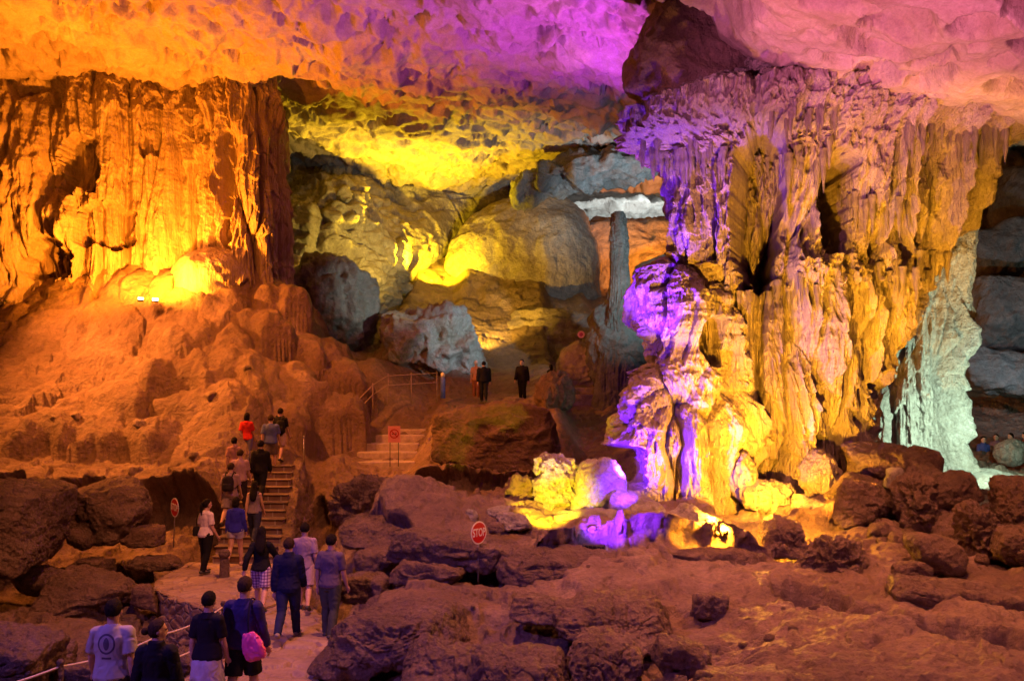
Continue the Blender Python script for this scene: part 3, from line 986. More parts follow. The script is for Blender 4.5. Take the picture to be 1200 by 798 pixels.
boulder('long brown ledge rock carrying the blue lamp', 690, 662, 15.4, 250, 38, 1.4, 117, 'slab', M_ROCK, 6)
boulder('brown ledge rock behind the centre stop sign', 545, 645, 16.0, 170, 40, 1.5, 118, 'slab', M_ROCK, 6, (0, R(5), 0))

# ------------------------------------------------------------------ right-hand rock pile
boulder('tall amber-rimmed boulder leaning on the right foot of the column', 1035, 545, 19.6, 92, 56, 1.6, 121, 'block', M_ROCK, 6)
boulder('flat brown boulder below the amber-rimmed boulder', 1020, 585, 18.6, 100, 44, 1.6, 122, 'block', M_ROCK, 6)
boulder('small pyramid stone catching amber light amid the right rock pile', 1047, 560, 18.0, 22, 26, None, 123, 'block', M_PALE, 4)
boulder('upright brown boulder at the right edge of the amber hollow', 1003, 592, 17.4, 50, 60, None, 124, 'block', M_ROCK, 6)
boulder('pale purple upright knob in the middle of the right rock pile', 1072, 585, 17.2, 46, 74, None, 125, 'craggy', M_ROCK, 6)
boulder('purple crusted boulder in front of the right rock pile', 975, 662, 15.0, 84, 70, 1.2, 126, 'craggy', M_ROCK, 7)
boulder('smooth brown boulder left of the purple crusted boulder', 918, 632, 15.8, 60, 44, 1.0, 127, 'block', M_ROCK, 6)
boulder('long finger-like rounded boulder pointing down to the fissure', 1095, 648, 14.8, 88, 46, 1.1, 128, 'round', M_ROCK, 6, (0, R(28), 0))
boulder('grey purple stone below the finger-like boulder', 1065, 672, 14.3, 42, 34, None, 129, 'block', M_ROCK, 5)
boulder('rough grey crag at the right of the pile below the green floor', 1150, 625, 15.8, 60, 66, None, 130, 'craggy', M_ROCK, 6)
boulder('wide brown boulder at the right frame edge below the green floor', 1195, 590, 17.0, 50, 70, 1.2, 131, 'block', M_ROCK, 6)
boulder('lumpy brown boulder at the right frame edge beside the grey crag', 1192, 640, 15.2, 60, 50, 1.2, 132, 'block', M_ROCK, 6)
boulder('small cube stone between the upright brown boulder and the knob', 1030, 622, 16.4, 26, 22, None, 133, 'block', M_ROCK, 4)
boulder('small rounded stone right of the small cube stone', 1052, 630, 16.0, 24, 18, None, 134, 'round', M_ROCK, 4)
boulder('brown rock touching the foot of the mint-lit pillar', 1118, 575, 18.2, 50, 44, None, 135, 'block', M_ROCK, 5)
boulder('rounded boulder at the column foot left of the mint-lit pillar', 1085, 545, 19.4, 40, 40, None, 136, 'block', M_ROCK, 5)
boulder('long brown slab along the upper edge of the fissure', 1120, 700, 12.9, 200, 40, 1.4, 137, 'slab', M_ROCK, 6, (0, R(8), 0))
boulder('low red brown slab under the lit hollow', 840, 655, 15.4, 110, 22, 1.0, 138, 'slab', M_ROCK, 5)
boulder('grey purple stone on the bare slope at right centre', 832, 712, 13.2, 44, 36, None, 139, 'block', M_ROCK, 5)

# ------------------------------------------------------------------ front boulders
boulder('wide layered boulder at the right of the path', 470, 742, 12.9, 160, 67, 1.7, 141, 'slab', M_ROCK, 7, (0, R(-4), 0))
boulder('violet-tinted flat boulder at the bottom edge', 545, 780, 11.2, 160, 54, 1.4, 142, 'slab', M_ROCK, 7, (0, R(4), 0))
boulder('low wedge boulder cut by the bottom edge', 605, 791, 10.4, 120, 52, 1.1, 143, 'block', M_ROCK, 7)
boulder('round-shouldered boulder on the bottom edge with violet light on one face', 704, 775, 11.0, 96, 68, 1.2, 144, 'block', M_ROCK, 7)
boulder('large flat boulder behind the round-shouldered boulder', 715, 727, 12.7, 140, 54, 1.6, 145, 'slab', M_ROCK, 7)
boulder('low stone in the red hollow between the front boulders', 640, 712, 13.2, 80, 26, None, 146, 'slab', M_ROCK, 5)
boulder('dark purple stone at the path edge behind the man in grey', 442, 662, 16.6, 60, 36, None, 147, 'block', M_ROCK, 5)
boulder('pale ridge of rock beside the man in grey', 430, 690, 15.4, 70, 34, None, 148, 'slab', M_ROCK, 6)
boulder('low rounded slab of rock in the middle hollow', 505, 672, 15.2, 100, 26, None, 149, 'slab', M_ROCK, 5)
boulder('dark stone beside the lower path edge', 425, 770, 12.8, 40, 40, None, 150, 'block', M_DARK, 5)
boulder('brown slab at the lower right corner', 1140, 785, 9.9, 190, 30, 1.3, 151, 'slab', M_ROCK, 6)
boulder('low boulder left of the fissure at the bottom', 800, 775, 10.4, 70, 50, None, 152, 'block', M_ROCK, 6)

# loose rubble: copies of four stones
rg = random.Random(5)
protos = [boulder_mesh('stone', (1, .9, .7), 160 + k, 'block', 3) for k in range(4)]


def rubble(n, px0, px1, d0, d1, s0, s1, mat, label, group, seed):
    rg = random.Random(seed)
    ms = []
    for m in protos:
        m2 = m.copy()
        m2.materials.clear()
        m2.materials.append(mat)
        ms.append(m2)
    for k in range(n):
        d = rg.uniform(d0, d1)
        x = (rg.uniform(px0, px1) - 600) / 1000 * d
        s = rg.uniform(s0, s1)
        o = link('stone', ms[k % 4], loc=(x, d, zf(x, d) - s * .02))
        o.scale = (s, s, s)
        o.rotation_euler = (rg.uniform(-.3, .3), rg.uniform(-.3, .3), rg.uniform(0, 6))
        tag(o, label, 'stone', group)


rubble(16, 760, 960, 11.2, 13.5, .06, .16, M_ROCK, 'small loose stone scattered on the bare slope below the lit hollow', 'loose stones on the bare slope', 1)
rubble(22, 940, 1180, 14.5, 18.5, .14, .42, M_ROCK, 'small brown stone in the rock pile right of the column', 'stones in the right rock pile', 2)
rubble(16, 20, 190, 16.5, 20.5, .1, .34, M_ROCK, 'small stone on the low ground among the left boulders', 'stones among the left boulders', 3)
rubble(14, 430, 700, 13.2, 15.2, .08, .22, M_ROCK, 'small stone in the red hollow below the centre stop sign', 'stones in the red hollow', 4)
rubble(10, 10, 330, 25.6, 29, .2, .5, M_FLOW, 'small lump of rock on the terrace left of the stair head', 'rock lumps on the left terrace', 5)


# ------------------------------------------------------------------ small mesh tools
def frame_of(ax):
    ax = Vector(ax).normalized()
    up = Vector((0, 0, 1)) if abs(ax.z) < .9 else Vector((0, 1, 0))
    u = ax.cross(up).normalized()
    return u, u.cross(ax).normalized(), ax


def add_rings(bm, rings, seg=14):
    """rings: (centre, u, v, ru, rv)"""
    loops = []
    for c, u, v, ru, rv in rings:
        loops.append([bm.verts.new(Vector(c) + u * (math.cos(2 * math.pi * k / seg) * ru) + v * (math.sin(2 * math.pi * k / seg) * rv)) for k in range(seg)])
    for a, b in zip(loops[:-1], loops[1:]):
        for k in range(seg):
            bm.faces.new((a[k], a[(k + 1) % seg], b[(k + 1) % seg], b[k]))
    bm.faces.new(loops[0][::-1])
    bm.faces.new(loops[-1])


def add_tube(bm, pts, radii, seg=12, flat=1.0):
    pts = [Vector(p) for p in pts]
    if isinstance(radii, (int, float)):
        radii = [radii] * len(pts)
    rings = []
    pu = None
    for i, p in enumerate(pts):
        t = (pts[min(i + 1, len(pts) - 1)] - pts[max(i - 1, 0)])
        u, v, _ = frame_of(t)
        if pu is not None:
            u = (pu - t.normalized() * pu.dot(t.normalized())).normalized()
            v = u.cross(t.normalized())
        pu = u
        rings.append((p, u, v, radii[i], radii[i] * flat))
    add_rings(bm, rings, seg)


def add_ball(bm, c, r, seg=14, rot=None):
    r = (r, r, r) if isinstance(r, (int, float)) else r
    M = Matrix.Translation(Vector(c)) @ (rot.to_4x4() if rot else Matrix.Identity(4)) @ Matrix.Diagonal((*r, 1))
    bmesh.ops.create_uvsphere(bm, u_segments=seg, v_segments=max(8, seg // 2 + 2), radius=1, matrix=M)


def add_box(bm, lo, hi, bev=0, M=None):
    lo, hi = Vector(lo), Vector(hi)
    T = Matrix.Translation((lo + hi) / 2) @ Matrix.Diagonal((*(hi - lo), 1))
    if M:
        T = M @ T
    r = bmesh.ops.create_cube(bm, size=1, matrix=T)
    if bev:
        es = list({e for v in r['verts'] for e in v.link_edges})
        bmesh.ops.bevel(bm, geom=es, offset=bev, segments=2, affect='EDGES', profile=.5)


def remeshed(bm, voxel, smooth=5, folds=0.0, seed=0, fac=.5):
    me = bpy.data.meshes.new('tmp')
    bmesh.ops.recalc_face_normals(bm, faces=bm.faces)
    bm.to_mesh(me)
    bm.free()
    o = bpy.data.objects.new('tmp', me)
    C.objects.link(o)
    m = o.modifiers.new('r', 'REMESH')
    m.mode = 'VOXEL'
    m.voxel_size = voxel
    m.use_smooth_shade = True
    if smooth:
        s = o.modifiers.new('s', 'SMOOTH')
        s.factor = fac
        s.iterations = smooth
    dg = bpy.context.evaluated_depsgraph_get()
    out = bpy.data.meshes.new_from_object(o.evaluated_get(dg))
    bpy.data.objects.remove(o)
    bpy.data.meshes.remove(me)
    if folds:
        n = len(out.vertices)
        co = np.zeros(n * 3, F32)
        no = np.zeros(n * 3, F32)
        out.vertices.foreach_get('co', co)
        out.vertex_normals.foreach_get('vector', no)
        co, no = co.reshape(-1, 3), no.reshape(-1, 3)
        q = co * np.array([9, 9, 5], F32) + seed * 2.3
        q = q + fbm(co * 4 + seed, 2, 3)[:, None] * 1.4
        d = (1 - np.abs(perlin(q, seed)) * 2.4) * folds + perlin(co * 30, seed + 1) * folds * .25
        out.vertices.foreach_set('co', (co + no * d[:, None]).ravel())
    out.polygons.foreach_set('use_smooth', np.full(len(out.polygons), True, bool))
    out.update()
    return out


def text_mesh(body, size, depth=.004):
    cu = bpy.data.curves.new('t', 'FONT')
    cu.body = body
    cu.size = size
    cu.align_x = 'CENTER'
    cu.align_y = 'CENTER'
    cu.extrude = depth
    cu.offset = size * .02
    o = bpy.data.objects.new('t', cu)
    C.objects.link(o)
    me = bpy.data.meshes.new_from_object(o.evaluated_get(bpy.context.evaluated_depsgraph_get()))
    bpy.data.objects.remove(o)
    bpy.data.curves.remove(cu)
    me.transform(Matrix.Rotation(R(90), 4, 'X'))
    return me


# ------------------------------------------------------------------ paved path and its masonry edge
PL = [(-8.0, 21.25), (-8.0, 20.4), (-7.95, 19.2), (-7.55, 18.2), (-6.9, 17.4), (-6.2, 16.8), (-5.45, 16.2), (-4.95, 15.4), (-4.7, 14.4), (-4.6, 13.1), (-4.95, 11.6), (-5.6, 10.2), (-6.7, 8.5), (-8.2, 6.5), (-10, 5)]
PR = [(-5.45, 21.25), (-5.25, 20.4), (-5.0, 19.4), (-4.65, 18.2), (-4.2, 17.2), (-3.65, 16.1), (-3.2, 15.2), (-2.85, 14.4), (-2.6, 13.6), (-2.42, 12.4), (-2.35, 10.8), (-2.6, 9.2), (-3.5, 7.4), (-5, 5.4), (-6.8, 3.4)]
NP = 460
pl, pr = catmull(PL, NP), catmull(PR, NP)
NS = 150
s = np.linspace(0, 1, NS)
XY = pl[:, None] * (1 - s)[None, :, None] + pr[:, None] * s[None, :, None]
P = np.concatenate([XY.reshape(-1, 2), np.zeros((NP * NS, 1))], 1).astype(F32)
q = P + fbm(P * .8, 2, 3)[:, None] * .25
c1, c2, cid = worley(q * np.array([1.5, 2.1, 1], F32), 71, True)
zt = -4.0 + (cid - .5) * .035 - .06 * (1 - sst(c2 - c1, .02, .1)) + fbm(P * 3, 4, 72) * .018
edge = np.minimum(s, 1 - s)[None, :].repeat(NP, 0).ravel()
zt -= .05 * (1 - sst(edge, 0, .012))
P[:, 2] = zt
ts = NT('paving_stone')
col_ = ts.ramp(ts.noise(1.4, 5, .65), [(.3, (.22, .15, .12)), (.7, (.42, .31, .25))])
vn = ts.voro(1.75, 'DISTANCE_TO_EDGE', ts.mapping((1, 1.4, .01)))
col_ = ts.mix(.35, col_, ts.ramp(ts.noise(16, 4, .7), [(.3, (.3, .3, .3)), (.65, (1, 1, 1))]), 'MULTIPLY')
ts.l(col_, ts.b.inputs['Base Color'])
ts.b.inputs['Roughness'].default_value = .6
ts.l(ts.bump(ts.noise(22, 6, .7), .5, .02), ts.b.inputs['Normal'])
tag(link('path', mesh_np('path', P, grid_quads(NP, NS)), ts.m), kind='structure')

tm = NT('masonry')
vv = tm.mapping((1.6, 1.6, 2.6))
ed = tm.voro(1.5, 'DISTANCE_TO_EDGE', vv)
cm = tm.ramp(tm.noise(2.2, 5, .65), [(.3, (.17, .10, .06)), (.7, (.34, .23, .15))])
cm = tm.mix(tm.ramp(ed, [(.02, (1, 1, 1)), (.07, (0, 0, 0))]), cm, (.3, .25, .2))
tm.l(cm, tm.b.inputs['Base Color'])
tm.b.inputs['Roughness'].default_value = .8
tm.l(tm.bump(tm.noise(12, 6, .7), .6, .04, tm.bump(tm.ramp(ed, [(0, (0, 0, 0)), (.12, (1, 1, 1))]), .8, .05)), tm.b.inputs['Normal'])
for nm, ln, sg, lb in (('retaining_wall', pl, -1, 'curved stone retaining wall on the left side of the paved path'), ('retaining_wall', pr, 1, 'low stone kerb wall on the right side of the paved path')):
    t = np.gradient(ln, axis=0)
    n = np.stack([t[:, 1], -t[:, 0]], -1)
    n /= np.linalg.norm(n, axis=1, keepdims=True)
    ref = (pl - pr)
    sgn = np.sign((n * (ref if sg < 0 else -ref)).sum(1))
    n *= sgn[:, None]
    hs = np.concatenate([[-4.012, -4.004, -4.004], np.linspace(-4.03, -6.2, 70)])
    out = np.concatenate([[-.14, -.12, .035], np.linspace(.05, .3, 70)])
    G = np.zeros((len(hs), NP, 3), F32)
    G[:, :, :2] = ln[None] + n[None] * out[:, None, None]
    G[:, :, 2] = hs[:, None]
    Q = G.reshape(-1, 3)
    a1, a2, ai = worley(Q * np.array([2.0, 2.0, 3.2], F32), 75)
    dd = ((ai - .5) * .05 - .05 * (1 - sst(a2 - a1, .02, .12)) + fbm(Q * 3, 3, 76) * .03) * (Q[:, 2] < -4.02)
    Q[:, :2] += np.tile(n, (len(hs), 1)) * dd[:, None]
    off = np.array([*ln[NP // 3], -5], F32)
    o = link(nm, mesh_np(nm, Q - off, grid_quads(len(hs), NP)), tm.m, loc=tuple(off))
    tag(o, lb, 'stone wall')

# ------------------------------------------------------------------ stairs
tb = NT('stair_stone')
br = tb.n('ShaderNodeTexBrick')
br.inputs['Scale'].default_value = 1
br.inputs['Color1'].default_value = (.22, .13, .11, 1)
br.inputs['Color2'].default_value = (.32, .2, .17, 1)
br.inputs['Mortar'].default_value = (.45, .38, .33, 1)
br.inputs['Brick Width'].default_value = .36
br.inputs['Row Height'].default_value = .17
br.inputs['Mortar Size'].default_value = .018
sw = tb.n('ShaderNodeSeparateXYZ')
tb.l(tb.tc, sw.inputs[0])
cb = tb.n('ShaderNodeCombineXYZ')
tb.l(sw.outputs[0], cb.inputs[0])
tb.l(sw.outputs[2], cb.inputs[1])
tb.l(cb.outputs[0], br.inputs['Vector'])
tb.l(tb.mix(.4, br.outputs[0], tb.ramp(tb.noise(9, 5, .7), [(.3, (.3, .3, .3)), (.7, (1, 1, 1))]), 'MULTIPLY'), tb.b.inputs['Base Color'])
tb.b.inputs['Roughness'].default_value = .7
tb.l(tb.bump(tb.noise(25, 5, .7), .5, .02), tb.b.inputs['Normal'])
TREAD = plain('tread_stone', (.13, .09, .07), .75, var=.45, scale=7)
NST, RUN, RISE = 12, .415, .172
SB = (-6.5, 21.1)


def stair_z(y):
    k = math.floor((y - SB[1]) / RUN) + 1
    return -4 + RISE * min(max(k, 0), NST)


def stair_x(y):
    return -6.6 - .9 * (y - SB[1]) / (NST * RUN)


stairs = empty('stone_staircase', (SB[0], SB[1], -4), 0, 'steep stone staircase climbing from the paved path to the terrace', 'stairs')
for i in range(NST):
    y0 = SB[1] + i * RUN
    xc = stair_x(y0)
    bm = bmesh.new()
    add_box(bm, (xc - .8 - SB[0] - i * .002, y0 - SB[1], -1.0), (xc + .8 - SB[0] + i * .002, y0 - SB[1] + RUN + .03, RISE * (i + 1) - .04), .008)
    st = link('step', bm_mesh('step', bm, False), tb.m, stairs)
    bm = bmesh.new()
    add_box(bm, (xc - .83 - SB[0], y0 - SB[1] - .035, RISE * (i + 1) - .037), (xc + .83 - SB[0], y0 - SB[1] + RUN - .04, RISE * (i + 1)), .012)
    link('tread', bm_mesh('tread', bm, False), TREAD, st)
# rough side wall right of the stairs, running up to the terrace
pts = []
n1, n2 = 90, 70
G = np.zeros((n1, n2, 3), F32)
for i in range(n1):
    f = i / (n1 - 1)
    y = SB[1] - .15 + f * 6.2
    x = stair_x(y) + .83
    top = -4 + .1 + RISE / RUN * max(0, y - SB[1]) * .97
    top = min(top, -1.86)
    for j in range(n2):
        g = j / (n2 - 1)
        if g < .2:
            G[i, j] = (x + g / .2 * .26, y, top + .03 * math.sin(g / .2 * math.pi))
        else:
            h = (g - .2) / .8
            G[i, j] = (x + .26 + .25 * h + .5 * h * h, y, top + (-5.0 - top) * h)
Q = G.reshape(-1, 3)
nn = grid_normals(G.astype(float), np.array([5., 15, 0])).reshape(-1, 3)
Q = Q + nn * (fbm(Q * 1.6, 4, 81) * .13 + ridged(Q * 3, 3, 82) * .03)[:, None]
o = link('stair_wall', mesh_np('stair_wall', Q - np.array([-6, 23, -5], F32), grid_quads(n1, n2)), M_ROCK, loc=(-6, 23, -5))
tag(o, 'rough brown plastered side wall along the right of the stone staircase', 'wall')
# landing path on the terrace and the rear steps
bm = bmesh.new()
M_PAVE = plain('pale_paving', (.45, .37, .31), .7, var=.3, scale=5)
for i, (px0, px1, py, d) in enumerate(((412, 486, 541, 28.6), (418, 488, 530, 29.6), (422, 490, 520, 30.6), (440, 500, 510, 31.6), (458, 500, 503, 32.5))):
    a, b = W(px0, py, d), W(px1, py, d)
    if i == 0:
        rs = empty('stone_steps', ((a[0] + b[0]) / 2, a[1], a[2]), 0, 'broad stone steps beside the no smoking sign', 'steps')
        r0 = Vector(rs.location)
    m2 = bmesh.new()
    add_box(m2, Vector((a[0], a[1], a[2] - .6)) - r0, Vector((b[0], b[1] + 1.5, a[2])) - r0, .03)
    link('step', bm_mesh('step', m2, False), M_PAVE, rs)
bm.free()
for i, (px0, px1, py, d) in enumerate(((630, 745, 462, 36.6), (640, 740, 454, 37.6), (650, 735, 446, 38.6), (658, 730, 438, 39.6))):
    a, b = W(px0, py, d), W(px1, py, d)
    if i == 0:
        rs = empty('stone_steps', ((a[0] + b[0]) / 2, a[1], a[2]), 0, 'dim rear steps climbing behind the far visitors', 'steps')
        r0 = Vector(rs.location)
    m2 = bmesh.new()
    add_box(m2, Vector((a[0], a[1], a[2] - .7)) - r0, Vector((b[0], b[1] + 1.4, a[2])) - r0, .04)
    link('step', bm_mesh('step', m2, False), M_WALL, rs)


# ------------------------------------------------------------------ people
MATC = {}


def cloth(col, rough=.85):
    k = ('c', col)
    if k not in MATC:
        t = NT('cloth')
        f = t.noise(9, 4, .6)
        t.l(t.ramp(f, [(.3, tuple(c * .8 for c in col)), (.7, tuple(min(1, c * 1.15) for c in col))]), t.b.inputs['Base Color'])
        t.b.inputs['Roughness'].default_value = rough
        t.b.inputs['Specular IOR Level'].default_value = .2
        t.l(t.bump(t.noise(240, 2, .5), .25, .003), t.b.inputs['Normal'])
        MATC[k] = t.m
    return MATC[k]


def plaid():
    t = NT('plaid_cloth')
    w = []
    for sc_ in ((1, 0, 0), (0, 0, 1)):
        x = t.n('ShaderNodeTexWave', wave_type='BANDS', bands_direction='X' if sc_[0] else 'Z')
        x.inputs['Scale'].default_value = 5.5
        t.l(t.tc, x.inputs['Vector'])
        w.append(t.ramp(x.outputs['Fac'], [(.5, (.75, .68, .78)), (.8, (.32, .2, .4))]))
    t.l(t.mix(1, w[0], w[1], 'MULTIPLY'), t.b.inputs['Base Color'])
    t.b.inputs['Roughness'].default_value = .85
    return t.m


def emblem_shirt():
    """pale tee with a dark round emblem and a standing figure printed on its back"""
    t = NT('emblem_cloth')
    s = t.n('ShaderNodeSeparateXYZ')
    t.l(t.tc, s.inputs[0])
    x, y, z = s.outputs
    dx = t.math('MULTIPLY', t.math('ADD', x, .02), 1)
    dz = t.math('SUBTRACT', z, 1.27)
    r = t.math('SQRT', t.math('ADD', t.math('MULTIPLY', dx, dx), t.math('MULTIPLY', t.math('MULTIPLY', dz, dz), .72)))
    ring = t.math('MULTIPLY', t.math('GREATER_THAN', r, .078), t.math('LESS_THAN', r, .098))
    e1 = t.math('LESS_THAN', t.math('ADD', t.math('MULTIPLY', t.math('MULTIPLY', dx, dx), 900), t.math('MULTIPLY', t.math('MULTIPLY', dz, dz), 210)), 1.0)
    d2 = t.math('ADD', dz, -.05)
    e2 = t.math('LESS_THAN', t.math('ADD', t.math('MULTIPLY', t.math('MULTIPLY', dx, dx), 3300), t.math('MULTIPLY', t.math('MULTIPLY', d2, d2), 2000)), 1.0)
    d3 = t.math('ADD', dz, .16)
    bar = t.math('MULTIPLY', t.math('LESS_THAN', t.math('ABSOLUTE', d3), .012), t.math('LESS_THAN', t.math('ABSOLUTE', dx), .055))
    m = t.math('MAXIMUM', t.math('MAXIMUM', ring, e1), t.math('MAXIMUM', e2, bar))
    m = t.math('MULTIPLY', m, t.math('LESS_THAN', y, 0))
    disc = t.math('MULTIPLY', t.math('LESS_THAN', r, .08), t.math('LESS_THAN', y, 0))
    c = t.mix(t.math('MULTIPLY', disc, .35), (.40, .38, .42), (.25, .24, .33))
    t.l(t.mix(m, c, (.09, .08, .13)), t.b.inputs['Base Color'])
    t.b.inputs['Roughness'].default_value = .85
    return t.m


SKIN = NT('skin')
SKIN.l(SKIN.ramp(SKIN.noise(20, 3, .5), [(.3, (.5, .3, .22)), (.7, (.6, .38, .29))]), SKIN.b.inputs['Base Color'])
SKIN.b.inputs['Roughness'].default_value = .55
SKIN = SKIN.m


def hair_mat(name, c):
    t = NT(name)
    v = t.mapping((1, 1, .12))
    f = t.noise(140, 3, .7, v)
    t.l(t.ramp(f, [(.35, tuple(x * .35 for x in c)), (.65, tuple(x * 1.5 for x in c))]), t.b.inputs['Base Color'])
    t.b.inputs['Roughness'].default_value = .75
    t.b.inputs['Specular IOR Level'].default_value = .15
    t.l(t.bump(f, 1, .012), t.b.inputs['Normal'])
    return t.m


HAIRM = hair_mat('hair', (.014, .010, .008))
HAIRB = hair_mat('brown_hair', (.05, .03, .02))
EYEM = plain('eye', (.02, .015, .012), .2)
SHOE = {}


def person(label, px, d, z, H=1.72, yaw=0, fem=False, top='tee', topc=(.3, .3, .3), bottom='pants', botc=(.05, .05, .06), shoec=(.05, .05, .05),
           step=.25, swing=.25, elbow=(15, 15), hair='short', hairm=None, turn=0, wide=1.0, voxel=.013, arm_out=(8, 8), topm=None, botm=None, lean=3, group=None, x=None, pose_r=None, pose_l=None):
    xx = (px - 600) / 1000 * d if x is None else x
    root = empty('person', (xx, d, z), R(yaw), label, 'person', group or 'visitors walking through the cave')
    S = H
    V = Vector
    ln = R(lean)

    def up(p):       # forward lean of everything above the hips
        y, zz = p[1], p[2] - .52
        return V((p[0], y * math.cos(ln) + zz * math.sin(ln), .52 + zz * math.cos(ln) - y * math.sin(ln))) * S
    hipw = .052 if not fem else .055
    shw = (.096 if not fem else .084) * wide
    # legs
    legs = []
    low = 9
    for sd, a in ((-1, step), (1, -step)):
        hip = V((sd * hipw, 0, .515)) * S
        kb = .12 + (max(0, -a) * 1.3)
        th = V((0, math.sin(a), -math.cos(a)))
        knee = hip + th * (.238 * S)
        b = a - kb
        ank = knee + V((0, math.sin(b), -math.cos(b))) * (.235 * S) + V((sd * .004 * S, 0, 0))
        tilt = max(0, -a) * 1.3
        fd = V((sd * .12, math.cos(tilt), -math.sin(tilt)))
        toe = ank + fd * (.105 * S) + V((0, 0, -.022 * S))
        legs.append((hip, knee, ank, toe, fd))
        low = min(low, ank.z - .04 * S, toe.z - .014 * S)
    dz = V((0, 0, -low))
    legs = [tuple(v + dz if k < 4 else v for k, v in enumerate(l)) for l in legs]
    U = lambda p: up(p) + dz
    arms = []
    for k, sd in enumerate((-1, 1)):
        a = (-swing if sd < 0 else swing)
        sh = U((sd * shw, -.004, .792))
        o_ = R(arm_out[k])
        ua = V((sd * math.sin(o_), math.sin(a) * math.cos(o_), -math.cos(a) * math.cos(o_)))
        el = sh + ua * (.172 * S)
        b = a + R(elbow[k])
        fa = V((sd * math.sin(o_ * .4), math.sin(b), -math.cos(b))).normalized()
        ps = (pose_l, pose_r)[k]
        if ps:
            el = sh + V(ps[0]).normalized() * (.172 * S)
            fa = V(ps[1]).normalized()
        wr = el + fa * (.142 * S)
        arms.append((sh, el, wr, fa))
    w = wide
    if fem:
        T = [(.465, .078, .058, 0), (.52, .098, .07, -.004), (.57, .088, .06, 0), (.63, .07, .05, .004), (.69, .077, .054, .004), (.745, .085, .062, .006), (.78, .076, .054, 0), (.805, .058, .043, -.004), (.832, .04, .038, -.004)]
    else:
        T = [(.465, .078, .056, 0), (.52, .092, .066, -.004), (.57, .086, .06, 0), (.63, .083, .056, .003), (.69, .092, .06, .003), (.745, .098, .066, .003), (.78, .088, .058, -.002), (.805, .068, .048, -.004), (.835, .044, .04, -.004)]

    def torso(bm, z0, z1, inf, wmul=1.0):
        zs = [z0] + [t[0] for t in T if z0 + .01 < t[0] < z1 - .01] + [z1]
        rings = []
        ta = np.array(T)
        for q in zs:
            hw, hd, yo = (np.interp(q, ta[:, 0], ta[:, i]) for i in (1, 2, 3))
            i2 = inf + (.007 * max(0, min(1, (.64 - q) / .1)) if wmul > 1 else 0)
            rings.append((U((0, yo, q)), V((1, 0, 0)), V((0, 1, 0)), (hw * w * wmul + i2) * S, (hd * w + i2) * S))
        add_rings(bm, rings, 20)
    Rt = Matrix.Rotation(R(turn), 3, 'Z')

    def Hd(p):       # point of the head, turned on the neck
        c = V((0, .012, 0))
        q = Rt @ V((p[0], p[1], 0))
        return U((q.x, q.y + .012, p[2]))
    # --- body
    bm = bmesh.new()
    torso(bm, .465, .828, 0)
    add_tube(bm, [U((0, -.004, .80)), U((0, .002, .85)), Hd((0, -.005, .905))], [.05 * S, .034 * S, .036 * S])
    hr = Rt
    add_ball(bm, Hd((0, -.004, .938)), (.0445 * S, .056 * S, .06 * S), 18, hr)
    add_ball(bm, Hd((0, .018, .905)), (.034 * S, .036 * S, .042 * S), 14, hr)
    add_ball(bm, Hd((0, .054, .918)), (.0085 * S, .013 * S, .013 * S), 8, hr)
    add_ball(bm, Hd((0, .046, .944)), (.03 * S, .01 * S, .006 * S), 8, hr)
    add_ball(bm, Hd((0, .048, .892)), (.014 * S, .008 * S, .006 * S), 8, hr)
    for sd in (-1, 1):
        add_ball(bm, Hd((sd * .046, -.002, .922)), (.009 * S, .017 * S, .021 * S), 8, hr)
    for sh, el, wr, fa in arms:
        add_ball(bm, sh, .033 * S * w)
        add_tube(bm, [sh, sh.lerp(el, .5), el], [.031 * S * w, .028 * S * w, .0235 * S])
        add_ball(bm, el, .0235 * S)
        add_tube(bm, [el, el.lerp(wr, .35), wr, wr + fa * .02 * S], [.0235 * S, .0235 * S, .0155 * S, .016 * S])
        u, v, a = frame_of(fa)
        pm = wr + fa * .04 * S
        add_tube(bm, [wr, wr + fa * .02 * S, pm, pm + fa * .018 * S], [.015 * S, .023 * S, .025 * S, .02 * S], 12, .5)
    for hip, knee, ank, toe, fd in legs:
        add_ball(bm, hip, .052 * S)
        add_tube(bm, [hip, hip.lerp(knee, .4), knee], [.056 * S, .05 * S, .034 * S])
        add_ball(bm, knee, .034 * S)
        add_tube(bm, [knee, knee.lerp(ank, .35), ank.lerp(knee, .1), ank], [.033 * S, .035 * S, .02 * S, .021 * S])
        add_tube(bm, [ank + V((0, 0, .01 * S)), ank + fd * .03 * S - V((0, 0, .012 * S)), toe], [.022 * S, .024 * S, .016 * S], 12, .8)
        add_ball(bm, ank - fd * .018 * S - V((0, 0, .018 * S)), .021 * S)
    me = remeshed(bm, voxel * .8, 3)
    # fingers, rooted in the palm of the same mesh
    bm = bmesh.new()
    bm.from_mesh(me)
    for (sh, el, wr, fa), sd in zip(arms, (-1, 1)):
        fwd = V((0, 1, 0)) - fa * fa.y
        fwd = fwd.normalized() if fwd.length > .1 else V((0, 0, 1))
        lat = fa.cross(fwd).normalized() * (1 if sd > 0 else -1)
        pm = wr + fa * .052 * S
        for k, (o_, L) in enumerate(((.0155, .037), (.0055, .043), (-.005, .04), (-.015, .031))):
            p0 = pm + fwd * (o_ * S)
            cu = lat * -1
            p1 = p0 + (fa * .9 + cu * .12 * sd * sd) * (L * .45 * S)
            p2 = p1 + (fa * .8 + cu * .4) * (L * .35 * S)
            p3 = p2 + (fa * .55 + cu * .7) * (L * .28 * S)
            add_tube(bm, [p0, p1, p2, p3], [.0052 * S, .005 * S, .0046 * S, .0034 * S], 6)
        t0 = wr + fa * .022 * S + fwd * .016 * S
